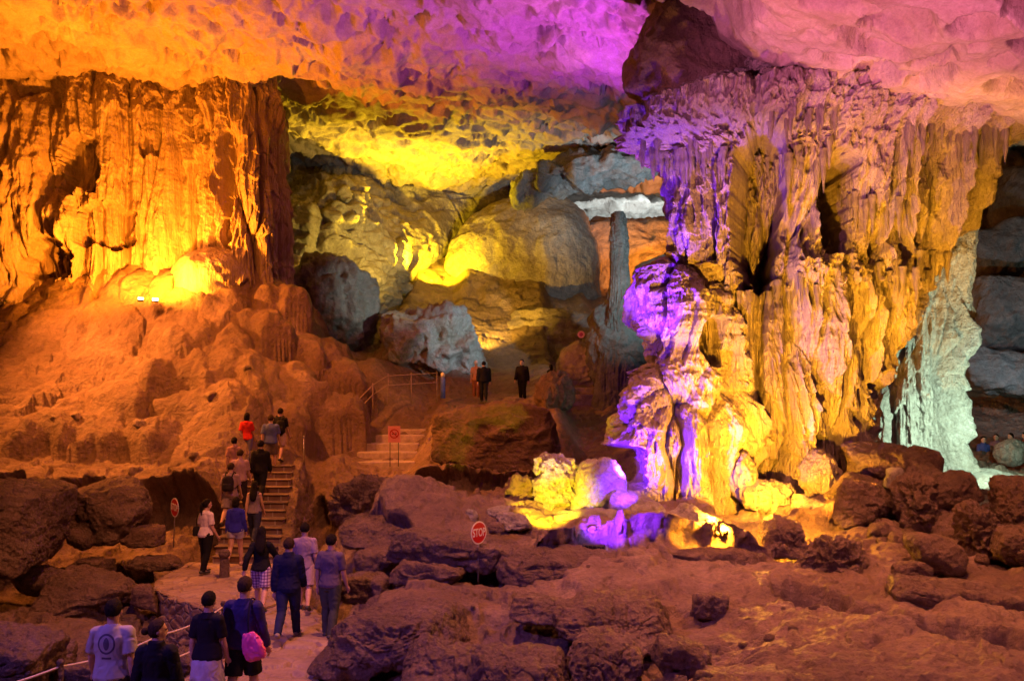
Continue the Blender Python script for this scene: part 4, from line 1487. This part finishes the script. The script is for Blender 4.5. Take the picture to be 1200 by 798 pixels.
        add_tube(bm, [t0, t0 + (fa * .6 + fwd * .7) * .022 * S, t0 + (fa * .9 + fwd * .75) * .04 * S], [.0068 * S, .006 * S, .0042 * S], 6)
    link('body', bm_mesh('body', bm), SKIN, root)
    for sd in (-1, 1):
        bm = bmesh.new()
        add_ball(bm, Hd((sd * .019, .0475, .934)), .0062 * S, 8)
        link('eye', bm_mesh('eye', bm), EYEM, root)
    # --- top
    inf = .010 if top != 'jacket' else .018
    bm = bmesh.new()
    torso(bm, {'tank': .505, 'jacket': .475, 'tee': .49, 'long': .5}.get(top, .49), .832 if top != 'tank' else .80, inf, 1.02)
    if top == 'tank':
        for sd in (-1, 1):
            add_tube(bm, [U((sd * .05, -.045, .77)), U((sd * .055, -.035, .82)), U((sd * .055, .0, .838)), U((sd * .05, .04, .8))], .017 * S, 8, .6)
    else:
        add_tube(bm, [U((0, -.004, .805)), U((0, -.002, .848))], [.064 * S, .043 * S], 16)
        for sh, el, wr, fa in arms:
            add_tube(bm, [U((0, 0, .8)).lerp(sh, .6), sh], [.042 * S, (.033 * w + inf * .8) * S])
            add_ball(bm, sh, (.033 * w + inf * .8) * S)
            if top == 'tee':
                add_tube(bm, [sh, sh.lerp(el, .45), sh.lerp(el, .78)], [(.031 * w + inf * .8) * S, (.031 * w + inf + .001) * S, (.03 * w + inf + .001) * S])
            else:
                add_tube(bm, [sh, sh.lerp(el, .5), el], [(.033 * w + inf) * S, (.03 * w + inf) * S, (.026 + inf) * S])
                add_ball(bm, el, (.026 + inf) * S)
                add_tube(bm, [el, el.lerp(wr, .5), wr - fa * .004 * S], [(.026 + inf) * S, (.024 + inf) * S, (.019 + inf * .8) * S])
        if top == 'jacket':
            add_tube(bm, [U((0, -.012, .82)), U((0, -.01, .865))], [.058 * S, .05 * S], 16)
    link('jacket' if top == 'jacket' else 'shirt', remeshed(bm, voxel, 4, .0055, int(px)), topm or cloth(topc), root)
    # --- bottom
    bm = bmesh.new()
    bi = .011
    if bottom == 'skirt':
        k0 = (legs[0][1] + legs[1][1]) / 2
        pel = U((0, 0, .6))
        rr = [(U((0, 0, .56)), .07), (U((0, 0, .52)), .1), (U((0, 0, .475)), .114), ((U((0, 0, .5)) + k0) / 2, .125), (k0 + V((0, 0, -.12 * S)), .15)]
        add_rings(bm, [(c, V((1, 0, 0)), V((0, 1, 0)), r * S, r * .85 * S) for c, r in rr], 22)
    else:
        torso(bm, .462, .56, bi * .5)
        for hip, knee, ank, toe, fd in legs:
            add_ball(bm, hip, (.052 + bi) * S)
            if bottom == 'pants':
                add_tube(bm, [hip, hip.lerp(knee, .4), knee], [(.057 + bi) * S, (.05 + bi) * S, (.035 + bi) * S])
                add_ball(bm, knee, (.035 + bi) * S)
                add_tube(bm, [knee, knee.lerp(ank, .35), ank - V((0, 0, .012 * S))], [(.034 + bi) * S, (.034 + bi) * S, (.026 + bi * .8) * S])
            else:
                f = {'shorts': .9, 'short_shorts': .45}[bottom]
                add_tube(bm, [hip, hip.lerp(knee, f * .5), hip.lerp(knee, f)], [(.058 + bi) * S, (.054 + bi) * S, (.05 + bi + .004) * S])
    nmb = {'skirt': 'skirt', 'pants': 'trousers', 'shorts': 'shorts', 'short_shorts': 'shorts'}[bottom]
    link(nmb, remeshed(bm, voxel, 4, .006, int(px) + 7), botm or cloth(botc), root)
    # --- shoes
    for hip, knee, ank, toe, fd in legs:
        bm = bmesh.new()
        he = ank - fd * .022 * S - V((0, 0, .02 * S))
        add_ball(bm, he, (.026 * S, .028 * S, .024 * S))
        add_tube(bm, [he, ank + fd * .035 * S - V((0, 0, .02 * S)), toe + fd * .008 * S], [.026 * S, .029 * S, .022 * S], 12, .75)
        add_tube(bm, [ank + V((0, 0, .006 * S)), ank - V((0, 0, .02 * S))], [.026 * S, .028 * S])
        link('shoe', remeshed(bm, voxel * .8, 2), plain_c(shoec), root)
    # --- hair
    v, f = ICO[4]
    back = np.clip(-v[:, 1] * .9 + v[:, 2] * .75 + .28, -.4, 1)
    th = -.014 + .022 * sst(back, -.12, .35)
    if hair == 'short':
        th = th - .022 * sst(-v[:, 2], .5, .85)
    if hair in ('long', 'pony', 'bun', 'bob'):
        th = np.where((v[:, 1] < .15) & (v[:, 2] < .2), np.maximum(th, .007), th)
    rr = np.array([.0455, .0565, .0605]) + th[:, None]
    nz_ = fbm(v * np.array([9, 9, 3.5], F32), 4, int(px)) * .005
    q = v * (rr + nz_[:, None])
    hv = np.array([(Hd((a[0], a[1] - .004, .938 + a[2])))[:] for a in q.tolist()], F32) if True else None
    # scale: Hd already multiplies by height
    hm = mesh_np('hair', hv, f)
    bm = bmesh.new()
    bm.from_mesh(hm)
    if hair == 'long':
        add_rings(bm, [(Hd((0, -.02, .955)), V((1, 0, 0)), V((0, 1, 0)), .05 * S, .042 * S), (Hd((0, -.034, .91)), V((1, 0, 0)), V((0, 1, 0)), .054 * S, .034 * S), (Hd((0, -.052, .85)), V((1, 0, 0)), V((0, 1, 0)), .06 * S, .026 * S),
                       (U((0, -.075, .79)), V((1, 0, 0)), V((0, 1, 0)), .06 * S, .022 * S), (U((0, -.082, .73)), V((1, 0, 0)), V((0, 1, 0)), .048 * S, .018 * S), (U((0, -.08, .69)), V((1, 0, 0)), V((0, 1, 0)), .02 * S, .01 * S)], 16)
    elif hair == 'bob':
        add_rings(bm, [(Hd((0, -.015, .95)), V((1, 0, 0)), V((0, 1, 0)), .052 * S, .045 * S), (Hd((0, -.024, .9)), V((1, 0, 0)), V((0, 1, 0)), .056 * S, .04 * S), (Hd((0, -.03, .855)), V((1, 0, 0)), V((0, 1, 0)), .045 * S, .03 * S)], 16)
    elif hair == 'pony':
        add_tube(bm, [Hd((0, -.05, .955)), Hd((0, -.08, .945)), Hd((0, -.088, .89)), Hd((0, -.08, .82)), Hd((0, -.075, .78))], [.016 * S, .02 * S, .022 * S, .016 * S, .006 * S], 10)
    elif hair == 'bun':
        add_ball(bm, Hd((0, -.082, .93)), (.026 * S, .024 * S, .026 * S), 12)
    link('hair', bm_mesh('hair', bm), hairm or HAIRM, root)
    return root, U, arms, S


PC = {}


def plain_c(c):
    if c not in PC:
        PC[c] = plain('shoe_leather', c, .6)
    return PC[c]


def on_person(root, P):
    return root.matrix_basis @ Vector(P)


def backpack(label, pr, col, at=(0, -.13, .69), size=(.15, .09, .2), group=None):
    root, U, arms, S = pr
    c = U(at)
    o = empty('backpack', on_person(root, c - Vector((0, 0, size[2] * .95))), root.rotation_euler.z, label, 'backpack')
    h = Vector((0, 0, size[2] * .95))
    bm = bmesh.new()
    add_rings(bm, [(h + Vector((0, 0, zz * size[2])), Vector((1, 0, 0)), Vector((0, 1, 0)), size[0] * r, size[1] * r) for zz, r in ((-.98, .8), (-.8, 1), (0, 1.02), (.6, .95), (.88, .75), (1, .4))], 18)
    link('pack_body', remeshed(bm, .016, 4, .006, 4), cloth(col), o)
    bm = bmesh.new()
    add_rings(bm, [(h + Vector((0, -size[1] * .85, zz * size[2])), Vector((1, 0, 0)), Vector((0, 1, 0)), size[0] * r, size[1] * .55 * r) for zz, r in ((-.8, .6), (-.65, .8), (-.1, .8), (.05, .5))], 16)
    link('pocket', remeshed(bm, .014, 4, .004, 5), cloth(tuple(x * .8 + .01 for x in col)), o)
    for sd in (-1, 1):
        bm = bmesh.new()
        inv = o.matrix_basis.inverted()
        pts = [on_person(root, U((sd * .05, at[1] + .03, .79))), on_person(root, U((sd * .062, -.02, .868 - .005))), on_person(root, U((sd * .062, .075, .80))), on_person(root, U((sd * .075, .09, .72))), on_person(root, U((sd * .105, .0, .64))), on_person(root, U((sd * .07, at[1] + .03, .62)))]
        add_tube(bm, [inv @ Vector(p) for p in catmull([tuple(p) for p in pts], 20).tolist()], .018, 8, .45)
        link('strap', bm_mesh('strap', bm), cloth((.02, .02, .022)), o)
    return o


NAVY = (.02, .022, .07)
# foreground
person('man in pale grey shirt with a round dark emblem on its back', 131, 9.7, -4.0, 1.76, 4, top='tee', topm=emblem_shirt(), bottom='shorts', botc=(.035, .03, .05), step=.28, swing=-.2, hair='short', voxel=.011, arm_out=(14, 10), wide=1.06)
person('woman in black jacket, hair tied back, looking to her right', 183, 9.3, -4.0, 1.62, 0, True, top='jacket', topc=(.012, .012, .02), bottom='pants', botc=(.02, .02, .03), step=-.2, swing=.1, hair='bun', hairm=HAIRB, turn=-62, voxel=.011, arm_out=(12, 12), wide=1.05)
person('person in black shirt and pale two-tone wrap skirt', 243, 10.6, -4.0, 1.64, -4, True, top='tee', topc=(.014, .012, .02), bottom='skirt', botc=(.55, .5, .62), step=.2, swing=.12, hair='short', voxel=.011, arm_out=(9, 9))
p4 = person('man in navy sweater and black shorts with a pink shoulder bag', 285, 10.9, -4.0, 1.77, -8, top='long', topc=(.04, .03, .13), bottom='shorts', botc=(.012, .012, .016), step=-.25, swing=.1, hair='short', hairm=HAIRB, voxel=.011, arm_out=(8, 12), wide=1.05)
# middle
person('woman with long dark hair, black top and plaid shorts', 306, 16.2, -4.0, 1.64, 6, True, top='long', topc=(.01, .01, .014), bottom='shorts', botm=plaid(), step=.3, swing=.55, hair='long', elbow=(25, 20), arm_out=(22, 22))
person('man in plain dark blue suit walking up the path', 338, 14.4, -4.0, 1.72, 4, top='jacket', topc=(.012, .013, .06), bottom='pants', botc=(.02, .024, .09), shoec=(.3, .26, .25), step=-.32, swing=.18, hair='short', hairm=HAIRB, elbow=(10, 25))
person('man in light mauve shirt and pale shorts behind the blue suit', 357, 16.3, -4.0, 1.7, 8, top='tee', topc=(.3, .23, .34), bottom='shorts', botc=(.4, .3, .36), step=.3, swing=-.25, hair='short', elbow=(15, 45))
p8 = person('man in dark mauve grey shirt and olive trousers at the right path edge', 387, 14.5, -4.0, 1.74, -14, top='tee', topc=(.13, .1, .16), bottom='pants', botc=(.07, .08, .07), step=.1, swing=.1, hair='short', wide=1.05, arm_out=(10, 10))
p9 = person('woman in white shirt and black trousers standing left of the stairs', 241, 19.9, -4.0, 1.72, -30, True, top='tee', topc=(.72, .62, .68), bottom='pants', botc=(.01, .01, .012), step=.1, swing=.05, hair='pony', turn=-20, elbow=(15, 30))
person('woman in bright blue jacket and pale shorts at the stair foot', 276, 20.75, -4.0, 1.68, 0, True, top='long', topc=(.03, .03, .42), bottom='short_shorts', botc=(.35, .33, .5), shoec=(.4, .25, .2), step=-.22, swing=.15, hair='bob')
# stairs


def on_stairs(label, px, d, **k):
    return person(label, px, d, stair_z(d), **k)


on_stairs('woman in grey tank top and jeans on the lower stairs', 298, 21.8, H=1.64, yaw=0, fem=True, top='tank', topc=(.22, .18, .24), bottom='pants', botc=(.03, .035, .09), step=.3, hair='long', group=None)
p12 = on_stairs('man with dark backpack and pale shirt on the lower stairs', 270, 22.4, H=1.72, yaw=0, top='tee', topc=(.35, .24, .27), bottom='shorts', botc=(.25, .2, .24), step=-.3, hair='short', hairm=HAIRB)
on_stairs('man all in black on the right of the stairs', 305, 23.6, H=1.74, yaw=2, top='jacket', topc=(.012, .01, .013), bottom='pants', botc=(.012, .012, .014), step=.3, hair='short')
on_stairs('man in pink grey shirt midway up the stairs', 281, 23.2, H=1.68, yaw=3, top='tee', topc=(.42, .28, .33), bottom='pants', botc=(.04, .03, .04), step=-.3, hair='short', hairm=HAIRB, wide=1.08)
on_stairs('person in dusty pink shirt high on the stairs, behind the pink grey shirt', 274, 24.4, H=1.62, yaw=4, fem=True, top='tee', topc=(.4, .22, .22), bottom='pants', botc=(.06, .04, .05), step=.3, hair='bun')
person('woman in red shirt and blue jeans at the stair head', 289, 26.5, -2.0, 1.66, 5, True, top='tee', topc=(.62, .03, .02), bottom='pants', botc=(.13, .12, .24), step=.25, hair='bob')
person('man in blue shirt and grey shorts at the stair head', 317, 25.7, -2.1, 1.7, 4, top='tee', topc=(.1, .13, .36), bottom='shorts', botc=(.13, .1, .09), step=-.2, hair='short', hairm=HAIRB, wide=1.12)
p19 = person('man in black shirt and pale shorts with a black side bag at the stair head', 328, 27.2, -1.95, 1.74, -4, top='tee', topc=(.012, .012, .012), bottom='shorts', botc=(.42, .32, .28), step=.2, hair='short')
person('person half hidden between the red shirt and blue shirt at the stair head', 311, 28.6, -1.9, 1.6, 5, True, top='tee', topc=(.3, .22, .2), bottom='pants', botc=(.1, .08, .08), step=.2, hair='short')
# far
FG = 'far visitors on the rear terrace'
person('far person in puffy black coat above the huge brown boulder', 567, 35.0, -.02, 1.66, 0, top='jacket', topc=(.008, .008, .016), bottom='pants', botc=(.012, .012, .016), step=.12, hair='short', wide=1.2, voxel=.02, group=FG)
person('far figure in pale orange with white cap behind the black coat', 558, 36.2, .05, 1.68, 0, top='tee', topc=(.55, .3, .18), bottom='pants', botc=(.3, .14, .08), step=.1, hair='short', hairm=cloth((.7, .7, .68)), voxel=.02, group=FG)
person('far man in dark clothes standing alone on the rear terrace', 612, 35.6, 0.0, 1.74, 160, top='jacket', topc=(.012, .012, .016), bottom='pants', botc=(.01, .01, .012), step=.05, hair='short', voxel=.02, wide=1.08, group=FG)
person('far woman in dark clothes behind the squat stalagmite', 646, 36.4, .12, 1.45, 30, True, top='jacket', topc=(.012, .012, .012), bottom='pants', botc=(.012, .012, .012), step=.05, hair='bob', voxel=.02, group=FG)
CG = 'dim crowd at the far right'
for k, (px, dd, tc, lb) in enumerate(((1152, 31, (.06, .08, .3), 'dim seated-looking visitor in blue at the left of the far right crowd'), (1168, 32, (.16, .1, .15), 'dim visitor in mauve grey in the middle of the far right crowd'),
                                      (1186, 31.5, (.04, .05, .18), 'dim visitor in navy behind the pale green stump'), (1203, 31, (.3, .08, .05), 'dim visitor in dull red at the far right frame edge'))):
    person(lb, px, dd, -2.95 + .05 * k, 1.68, 170 - 40 * k, k % 2 == 0, top='jacket', topc=tc, bottom='pants', botc=(.03, .03, .04), step=.05, hair='short', voxel=.02, group=CG)

# ------------------------------------------------------------------ bags
backpack('black backpack worn by the man on the lower stairs', p12, (.03, .022, .03))
backpack('small black bag worn behind the pale shorts man at the stair head', p19, (.012, .012, .014), (.05, -.12, .66), (.14, .09, .2))
root, U, arms, S = p4
bc = U((.115, -.10, .545))
bag = empty('shoulder_bag', on_person(root, bc - Vector((0, 0, .2))), root.rotation_euler.z, 'shiny pink shoulder bag on the right hip of the navy sweater man', 'bag')
tp = NT('pink_vinyl')
tp.l(tp.ramp(tp.noise(6, 3, .5), [(.3, (.7, .06, .3)), (.7, (.85, .12, .42))]), tp.b.inputs['Base Color'])
tp.b.inputs['Roughness'].default_value = .28
bm = bmesh.new()
tl = Vector((.34, 0, 1)).normalized()
for_r = [(-.2, .10, .05), (-.17, .135, .075), (-.08, .15, .085), (.02, .135, .075), (.1, .105, .05), (.15, .085, .02)]
add_rings(bm, [(Vector((0, 0, .2)) + Vector((-tl.x * zz, 0, tl.z * zz)), Vector((.95, -.1, .3)).normalized(), Vector((.1, 1, 0)).normalized(), a, b) for zz, a, b in for_r], 20)
link('bag_body', remeshed(bm, .012, 5, .01, 9), tp.m, bag)
bm = bmesh.new()
inv = bag.matrix_basis.inverted()
pts = [on_person(root, U((.09, -.11, .62))), on_person(root, U((.075, -.088, .74))), on_person(root, U((.07, -.03, .853))), on_person(root, U((.075, .06, .8))), on_person(root, U((.11, .07, .68))), on_person(root, U((.13, -.02, .6)))]
add_tube(bm, [inv @ Vector(p) for p in catmull([tuple(p) for p in pts], 24).tolist()], .014, 8, .5)
link('strap', bm_mesh('strap', bm), cloth((.02, .015, .03)), bag)
# dark strap bag of the grey shirt man and the white shirt woman's bag
root, U, arms, S = p9
bag = empty('handbag', on_person(root, U((-.125, -.03, .5))), root.rotation_euler.z, 'small black handbag at the left side of the white shirt woman', 'bag')
bm = bmesh.new()
add_rings(bm, [(Vector((0, 0, zz)), Vector((.3, 1, 0)).normalized(), Vector((1, -.3, 0)).normalized(), a, b) for zz, a, b in ((0, .09, .04), (.03, .12, .055), (.14, .12, .05), (.22, .09, .025))], 16)
link('bag_body', remeshed(bm, .014, 4, .004, 3), cloth((.015, .013, .015)), bag)
bm = bmesh.new()
inv = bag.matrix_basis.inverted()
pts = [on_person(root, U((-.12, -.05, .62))), on_person(root, U((-.1, -.07, .75))), on_person(root, U((-.07, -.02, .85))), on_person(root, U((-.08, .07, .76))), on_person(root, U((-.12, .03, .63)))]
add_tube(bm, [inv @ Vector(p) for p in catmull([tuple(p) for p in pts], 20).tolist()], .012, 8, .6)
link('strap', bm_mesh('strap', bm), cloth((.015, .013, .015)), bag)

# ------------------------------------------------------------------ signs
RED = plain('sign_red', (.5, .012, .015), .35, var=.12, scale=6)
WHITE = plain('sign_white', (.75, .72, .72), .4, var=.06, scale=6)
STEEL = plain('grey_steel', (.4, .38, .37), .4, .6)
DARKM = plain('black_paint', (.02, .02, .022), .5)


def disc(bm, r, y0, y1, seg=40, cz=0.0):
    a = [bm.verts.new((r * math.cos(2 * math.pi * k / seg), y0, cz + r * math.sin(2 * math.pi * k / seg))) for k in range(seg)]
    b = [bm.verts.new((v.co.x, y1, v.co.z)) for v in a]
    bm.faces.new(a)
    bm.faces.new(b[::-1])
    for k in range(seg):
        bm.faces.new((a[k], b[k], b[(k + 1) % seg], a[(k + 1) % seg]))


def stop_sign(label, px, py_c, py_b, d, r_px, yaw, tilt=0):
    s = d / 1000
    r = r_px * s
    b = W(px, py_b, d)
    hc = (py_b - py_c) * s
    o = empty('stop_sign', b, R(yaw), label, 'sign', 'round stop signs')
    o.rotation_euler[1] = R(tilt)
    bm = bmesh.new()
    add_tube(bm, [(0, .012, -.15), (0, .012, hc + r * .7)], .013, 10)
    link('post', bm_mesh('post', bm), STEEL, o)
    bm = bmesh.new()
    disc(bm, r, -.004, .004, cz=hc)
    link('rim', bm_mesh('rim', bm, False), WHITE, o)
    bm = bmesh.new()
    disc(bm, r * .88, -.008, -.003, cz=hc)
    link('panel', bm_mesh('panel', bm, False), RED, o)
    me = text_mesh('STOP', r * .72, .002)
    me.transform(Matrix.Translation((0, -.010, hc)) @ Matrix.Diagonal((.95, 1, 1.35, 1)))
    link('lettering', me, WHITE, o)
    return o


stop_sign('round red stop sign on a thin post in the middle of the rocks', 561, 624, 672, 15.3, 13.5, 50)
stop_sign('round red stop sign on a thin post among the left boulders', 203, 594, 634, 20.5, 11.2, -46, 6)
b = W(462, 539, 26.6)
s = .0266
o = empty('no_smoking_sign', b, R(6), 'square pale red no smoking sign on two thin posts', 'sign')
for x in (-.13, .13):
    bm = bmesh.new()
    add_tube(bm, [(x, .01, -.2), (x, .01, .62)], .012, 8)
    link('post', bm_mesh('post', bm), DARKM, o)
bm = bmesh.new()
add_box(bm, (-.19, -.012, .55), (.19, 0, 1.06), .004)
link('panel', bm_mesh('panel', bm, False), plain('sign_pink', (.75, .3, .27), .4, var=.08), o)
bm = bmesh.new()
n = 36
ra, rb = .145, .112
cz = .82
va = [[bm.verts.new((r * math.cos(2 * math.pi * k / n), y, cz + r * math.sin(2 * math.pi * k / n))) for k in range(n)] for r, y in ((ra, -.016), (rb, -.016))]
for k in range(n):
    bm.faces.new((va[0][k], va[0][(k + 1) % n], va[1][(k + 1) % n], va[1][k]))
add_box(bm, (-.115, -.021, -.014), (.115, -.017, .014), 0, Matrix.Translation((0, 0, cz)) @ Matrix.Rotation(R(45), 4, 'Y'))
link('prohibition_ring', bm_mesh('prohibition_ring', bm, False), RED, o)
bm = bmesh.new()
add_box(bm, (-.075, -.0155, cz - .014), (.055, -.0125, cz + .01))
add_box(bm, (.06, -.0155, cz - .014), (.08, -.0125, cz + .01))
add_box(bm, (.05, -.0155, cz + .018), (.062, -.0125, cz + .055))
link('cigarette', bm_mesh('cigarette', bm, False), DARKM, o)
b = W(681, 412, 40)
o = empty('round_sign', b, R(0), 'tiny round pink sign far back on the terrace rock', 'sign')
bm = bmesh.new()
add_tube(bm, [(0, .01, -.6), (0, .01, .7)], .02, 8)
link('post', bm_mesh('post', bm), DARKM, o)
bm = bmesh.new()
disc(bm, .17, -.01, .01, cz=.8)
link('panel', bm_mesh('panel', bm, False), plain('sign_rose', (.75, .4, .5), .4), o)
bm = bmesh.new()
disc(bm, .09, -.016, -.008, cz=.8)
link('centre', bm_mesh('centre', bm, False), plain('sign_rose_dark', (.5, .08, .18), .4), o)

# ------------------------------------------------------------------ bollard, railings, posts
b = W(263, 675, 19.5)
o = empty('bollard', (b[0], b[1], -4.0), 0, 'short round-topped stone bollard at the stair foot', 'bollard')
bm = bmesh.new()
add_rings(bm, [(Vector((0, 0, zz)), Vector((1, 0, 0)), Vector((0, 1, 0)), r, r) for zz, r in ((-.05, .12), (.0, .115), (.36, .1), (.4, .085), (.43, .085))], 18)
link('shaft', bm_mesh('shaft', bm), M_ROCK, o)
bm = bmesh.new()
add_rings(bm, [(Vector((0, 0, zz)), Vector((1, 0, 0)), Vector((0, 1, 0)), r, r) for zz, r in ((.432, .08), (.46, .12), (.52, .135), (.58, .115), (.62, .06), (.63, .02))], 18)
link('cap', bm_mesh('cap', bm), M_ROCK, o)

ROPE = plain('pale_rope', (.6, .52, .45), .8, var=.2, scale=60)


def railing(name, label, cat, posts, hts, prad, rrad, pm, rm, sag=.05, topr=None):
    b = Vector(posts[0])
    o = empty(name, b, 0, label, cat)
    H_ = max(hts)
    for p in posts:
        bm = bmesh.new()
        q = Vector(p) - b
        add_tube(bm, [q + Vector((0, 0, -.4)), q + Vector((0, 0, H_ + .05))], prad, 10)
        add_ball(bm, q + Vector((0, 0, H_ + .05)), prad * 1.25, 10)
        link('post', bm_mesh('post', bm), pm, o)
    for h in hts:
        bm = bmesh.new()
        pts = []
        for a, c in zip(posts[:-1], posts[1:]):
            for k in range(12):
                f = k / 12
                pts.append(Vector(a).lerp(Vector(c), f) - b + Vector((0, 0, h - sag * 4 * f * (1 - f))))
        pts.append(Vector(posts[-1]) - b + Vector((0, 0, h)))
        add_tube(bm, pts, rrad, 8)
        link('rope' if sag else 'rail', bm_mesh('rope', bm), rm, o)
    return o


railing('rope_railing', 'pale rope railing along the left edge of the near path', 'railing', [(-4.5, 13.3, -4.0), (-4.82, 11.7, -4.0), (-5.45, 10.3, -4.0), (-6.5, 8.7, -4.0)], (.42, .8), .035, .014, M_ROCK, ROPE, .06)
WOOD = plain('weathered_rail', (.4, .3, .22), .7, var=.3)
railing('handrail', 'thin slanting handrail beside the steps right of the flowstone slope', 'railing', [W(405, 512, 30.6), W(420, 492, 31.6), W(437, 474, 32.6), W(455, 462, 33.6)], (.38, .75), .02, .018, WOOD, WOOD, 0)
railing('handrail', 'thin level handrail in front of the white grey boulder', 'railing', [W(455, 464, 34.0), W(482, 462, 34.6), W(512, 460, 35.2)], (.42, .8), .02, .016, WOOD, WOOD, 0)
b = W(356, 549, 27.2)
o = empty('barrier_post', b, 0, 'thin lone steel post beside the stair head', 'post')
bm = bmesh.new()
add_tube(bm, [(0, 0, -.2), (0, 0, 1.0)], .018, 10)
link('shaft', bm_mesh('shaft', bm), STEEL, o)
bm = bmesh.new()
add_ball(bm, (0, 0, 1.02), .032, 12)
link('knob', bm_mesh('knob', bm), STEEL, o)
b = W(519, 458, 34.6)
o = empty('marker_post', b, 0, 'small bright blue post on top of the huge brown boulder line', 'post')
bm = bmesh.new()
add_rings(bm, [(Vector((0, 0, zz)), Vector((1, 0, 0)), Vector((0, 1, 0)), r, r) for zz, r in ((-.3, .1), (.5, .1), (.56, .07))], 14)
link('shaft', bm_mesh('shaft', bm), plain('blue_paint', (.12, .2, .75), .4), o)
bm = bmesh.new()
add_rings(bm, [(Vector((0, 0, zz)), Vector((1, 0, 0)), Vector((0, 1, 0)), r, r) for zz, r in ((.565, .08), (.68, .09), (.74, .05))], 14)
link('cap', bm_mesh('cap', bm), WHITE, o)


# ------------------------------------------------------------------ floodlight fixtures
def lamp(label, loc, to, col, w=.3, h=.2, es=40):
    o = empty('floodlight', loc, 0, label, 'lamp', 'coloured floodlights')
    q = (Vector(to) - Vector(loc)).to_track_quat('Y', 'Z')
    M = q.to_matrix().to_4x4()
    bm = bmesh.new()
    add_box(bm, (-w / 2, -.09, -h / 2), (w / 2, 0, h / 2), .015, M)
    for k in range(5):
        x = -w / 2 + w * (k + .5) / 5
        add_box(bm, (x - .008, -.13, -h * .45), (x + .008, -.088, h * .45), 0, M)
    link('housing', bm_mesh('housing', bm, False), DARKM, o)
    bm = bmesh.new()
    add_box(bm, (-w / 2 + .02, .002, -h / 2 + .02), (w / 2 - .02, .008, h / 2 - .02), 0, M)
    t = NT('lamp_glass')
    t.b.inputs['Base Color'].default_value = (.8, .8, .8, 1)
    t.b.inputs['Emission Color'].default_value = (*col, 1)
    t.b.inputs['Emission Strength'].default_value = es
    link('glass', bm_mesh('glass', bm, False), t.m, o)
    bm = bmesh.new()
    for sd in (-1, 1):
        add_box(bm, (sd * (w / 2 + .012) - .006, -.06, -h / 2 - .12), (sd * (w / 2 + .012) + .006, -.03, .02), 0)
    add_box(bm, (-w / 2 - .018, -.06, -h / 2 - .135), (w / 2 + .018, -.03, -h / 2 - .12), 0)
    link('bracket', bm_mesh('bracket', bm, False), STEEL, o)
    return o


lamp('left of the twin lamps at the foot of the curtain', W(165, 350, 32.0), W(172, 270, 29.5), (1, .6, .12), .24, .15, 30)
lamp('right of the twin lamps at the foot of the curtain, glaring white yellow', W(182, 351, 32.0), W(186, 290, 29.0), (1, .72, .22), .24, .15, 40)
lamp('violet floodlight on the brown ledge below the yellow boulder', W(697, 641, 15.55), W(790, 540, 20), (.35, .25, 1), .42, .14, 40)
lamp('amber floodlight hidden at the foot of the column', W(893, 648, 16.5), W(930, 400, 20), (1, .7, .2), .3, .2, 40)
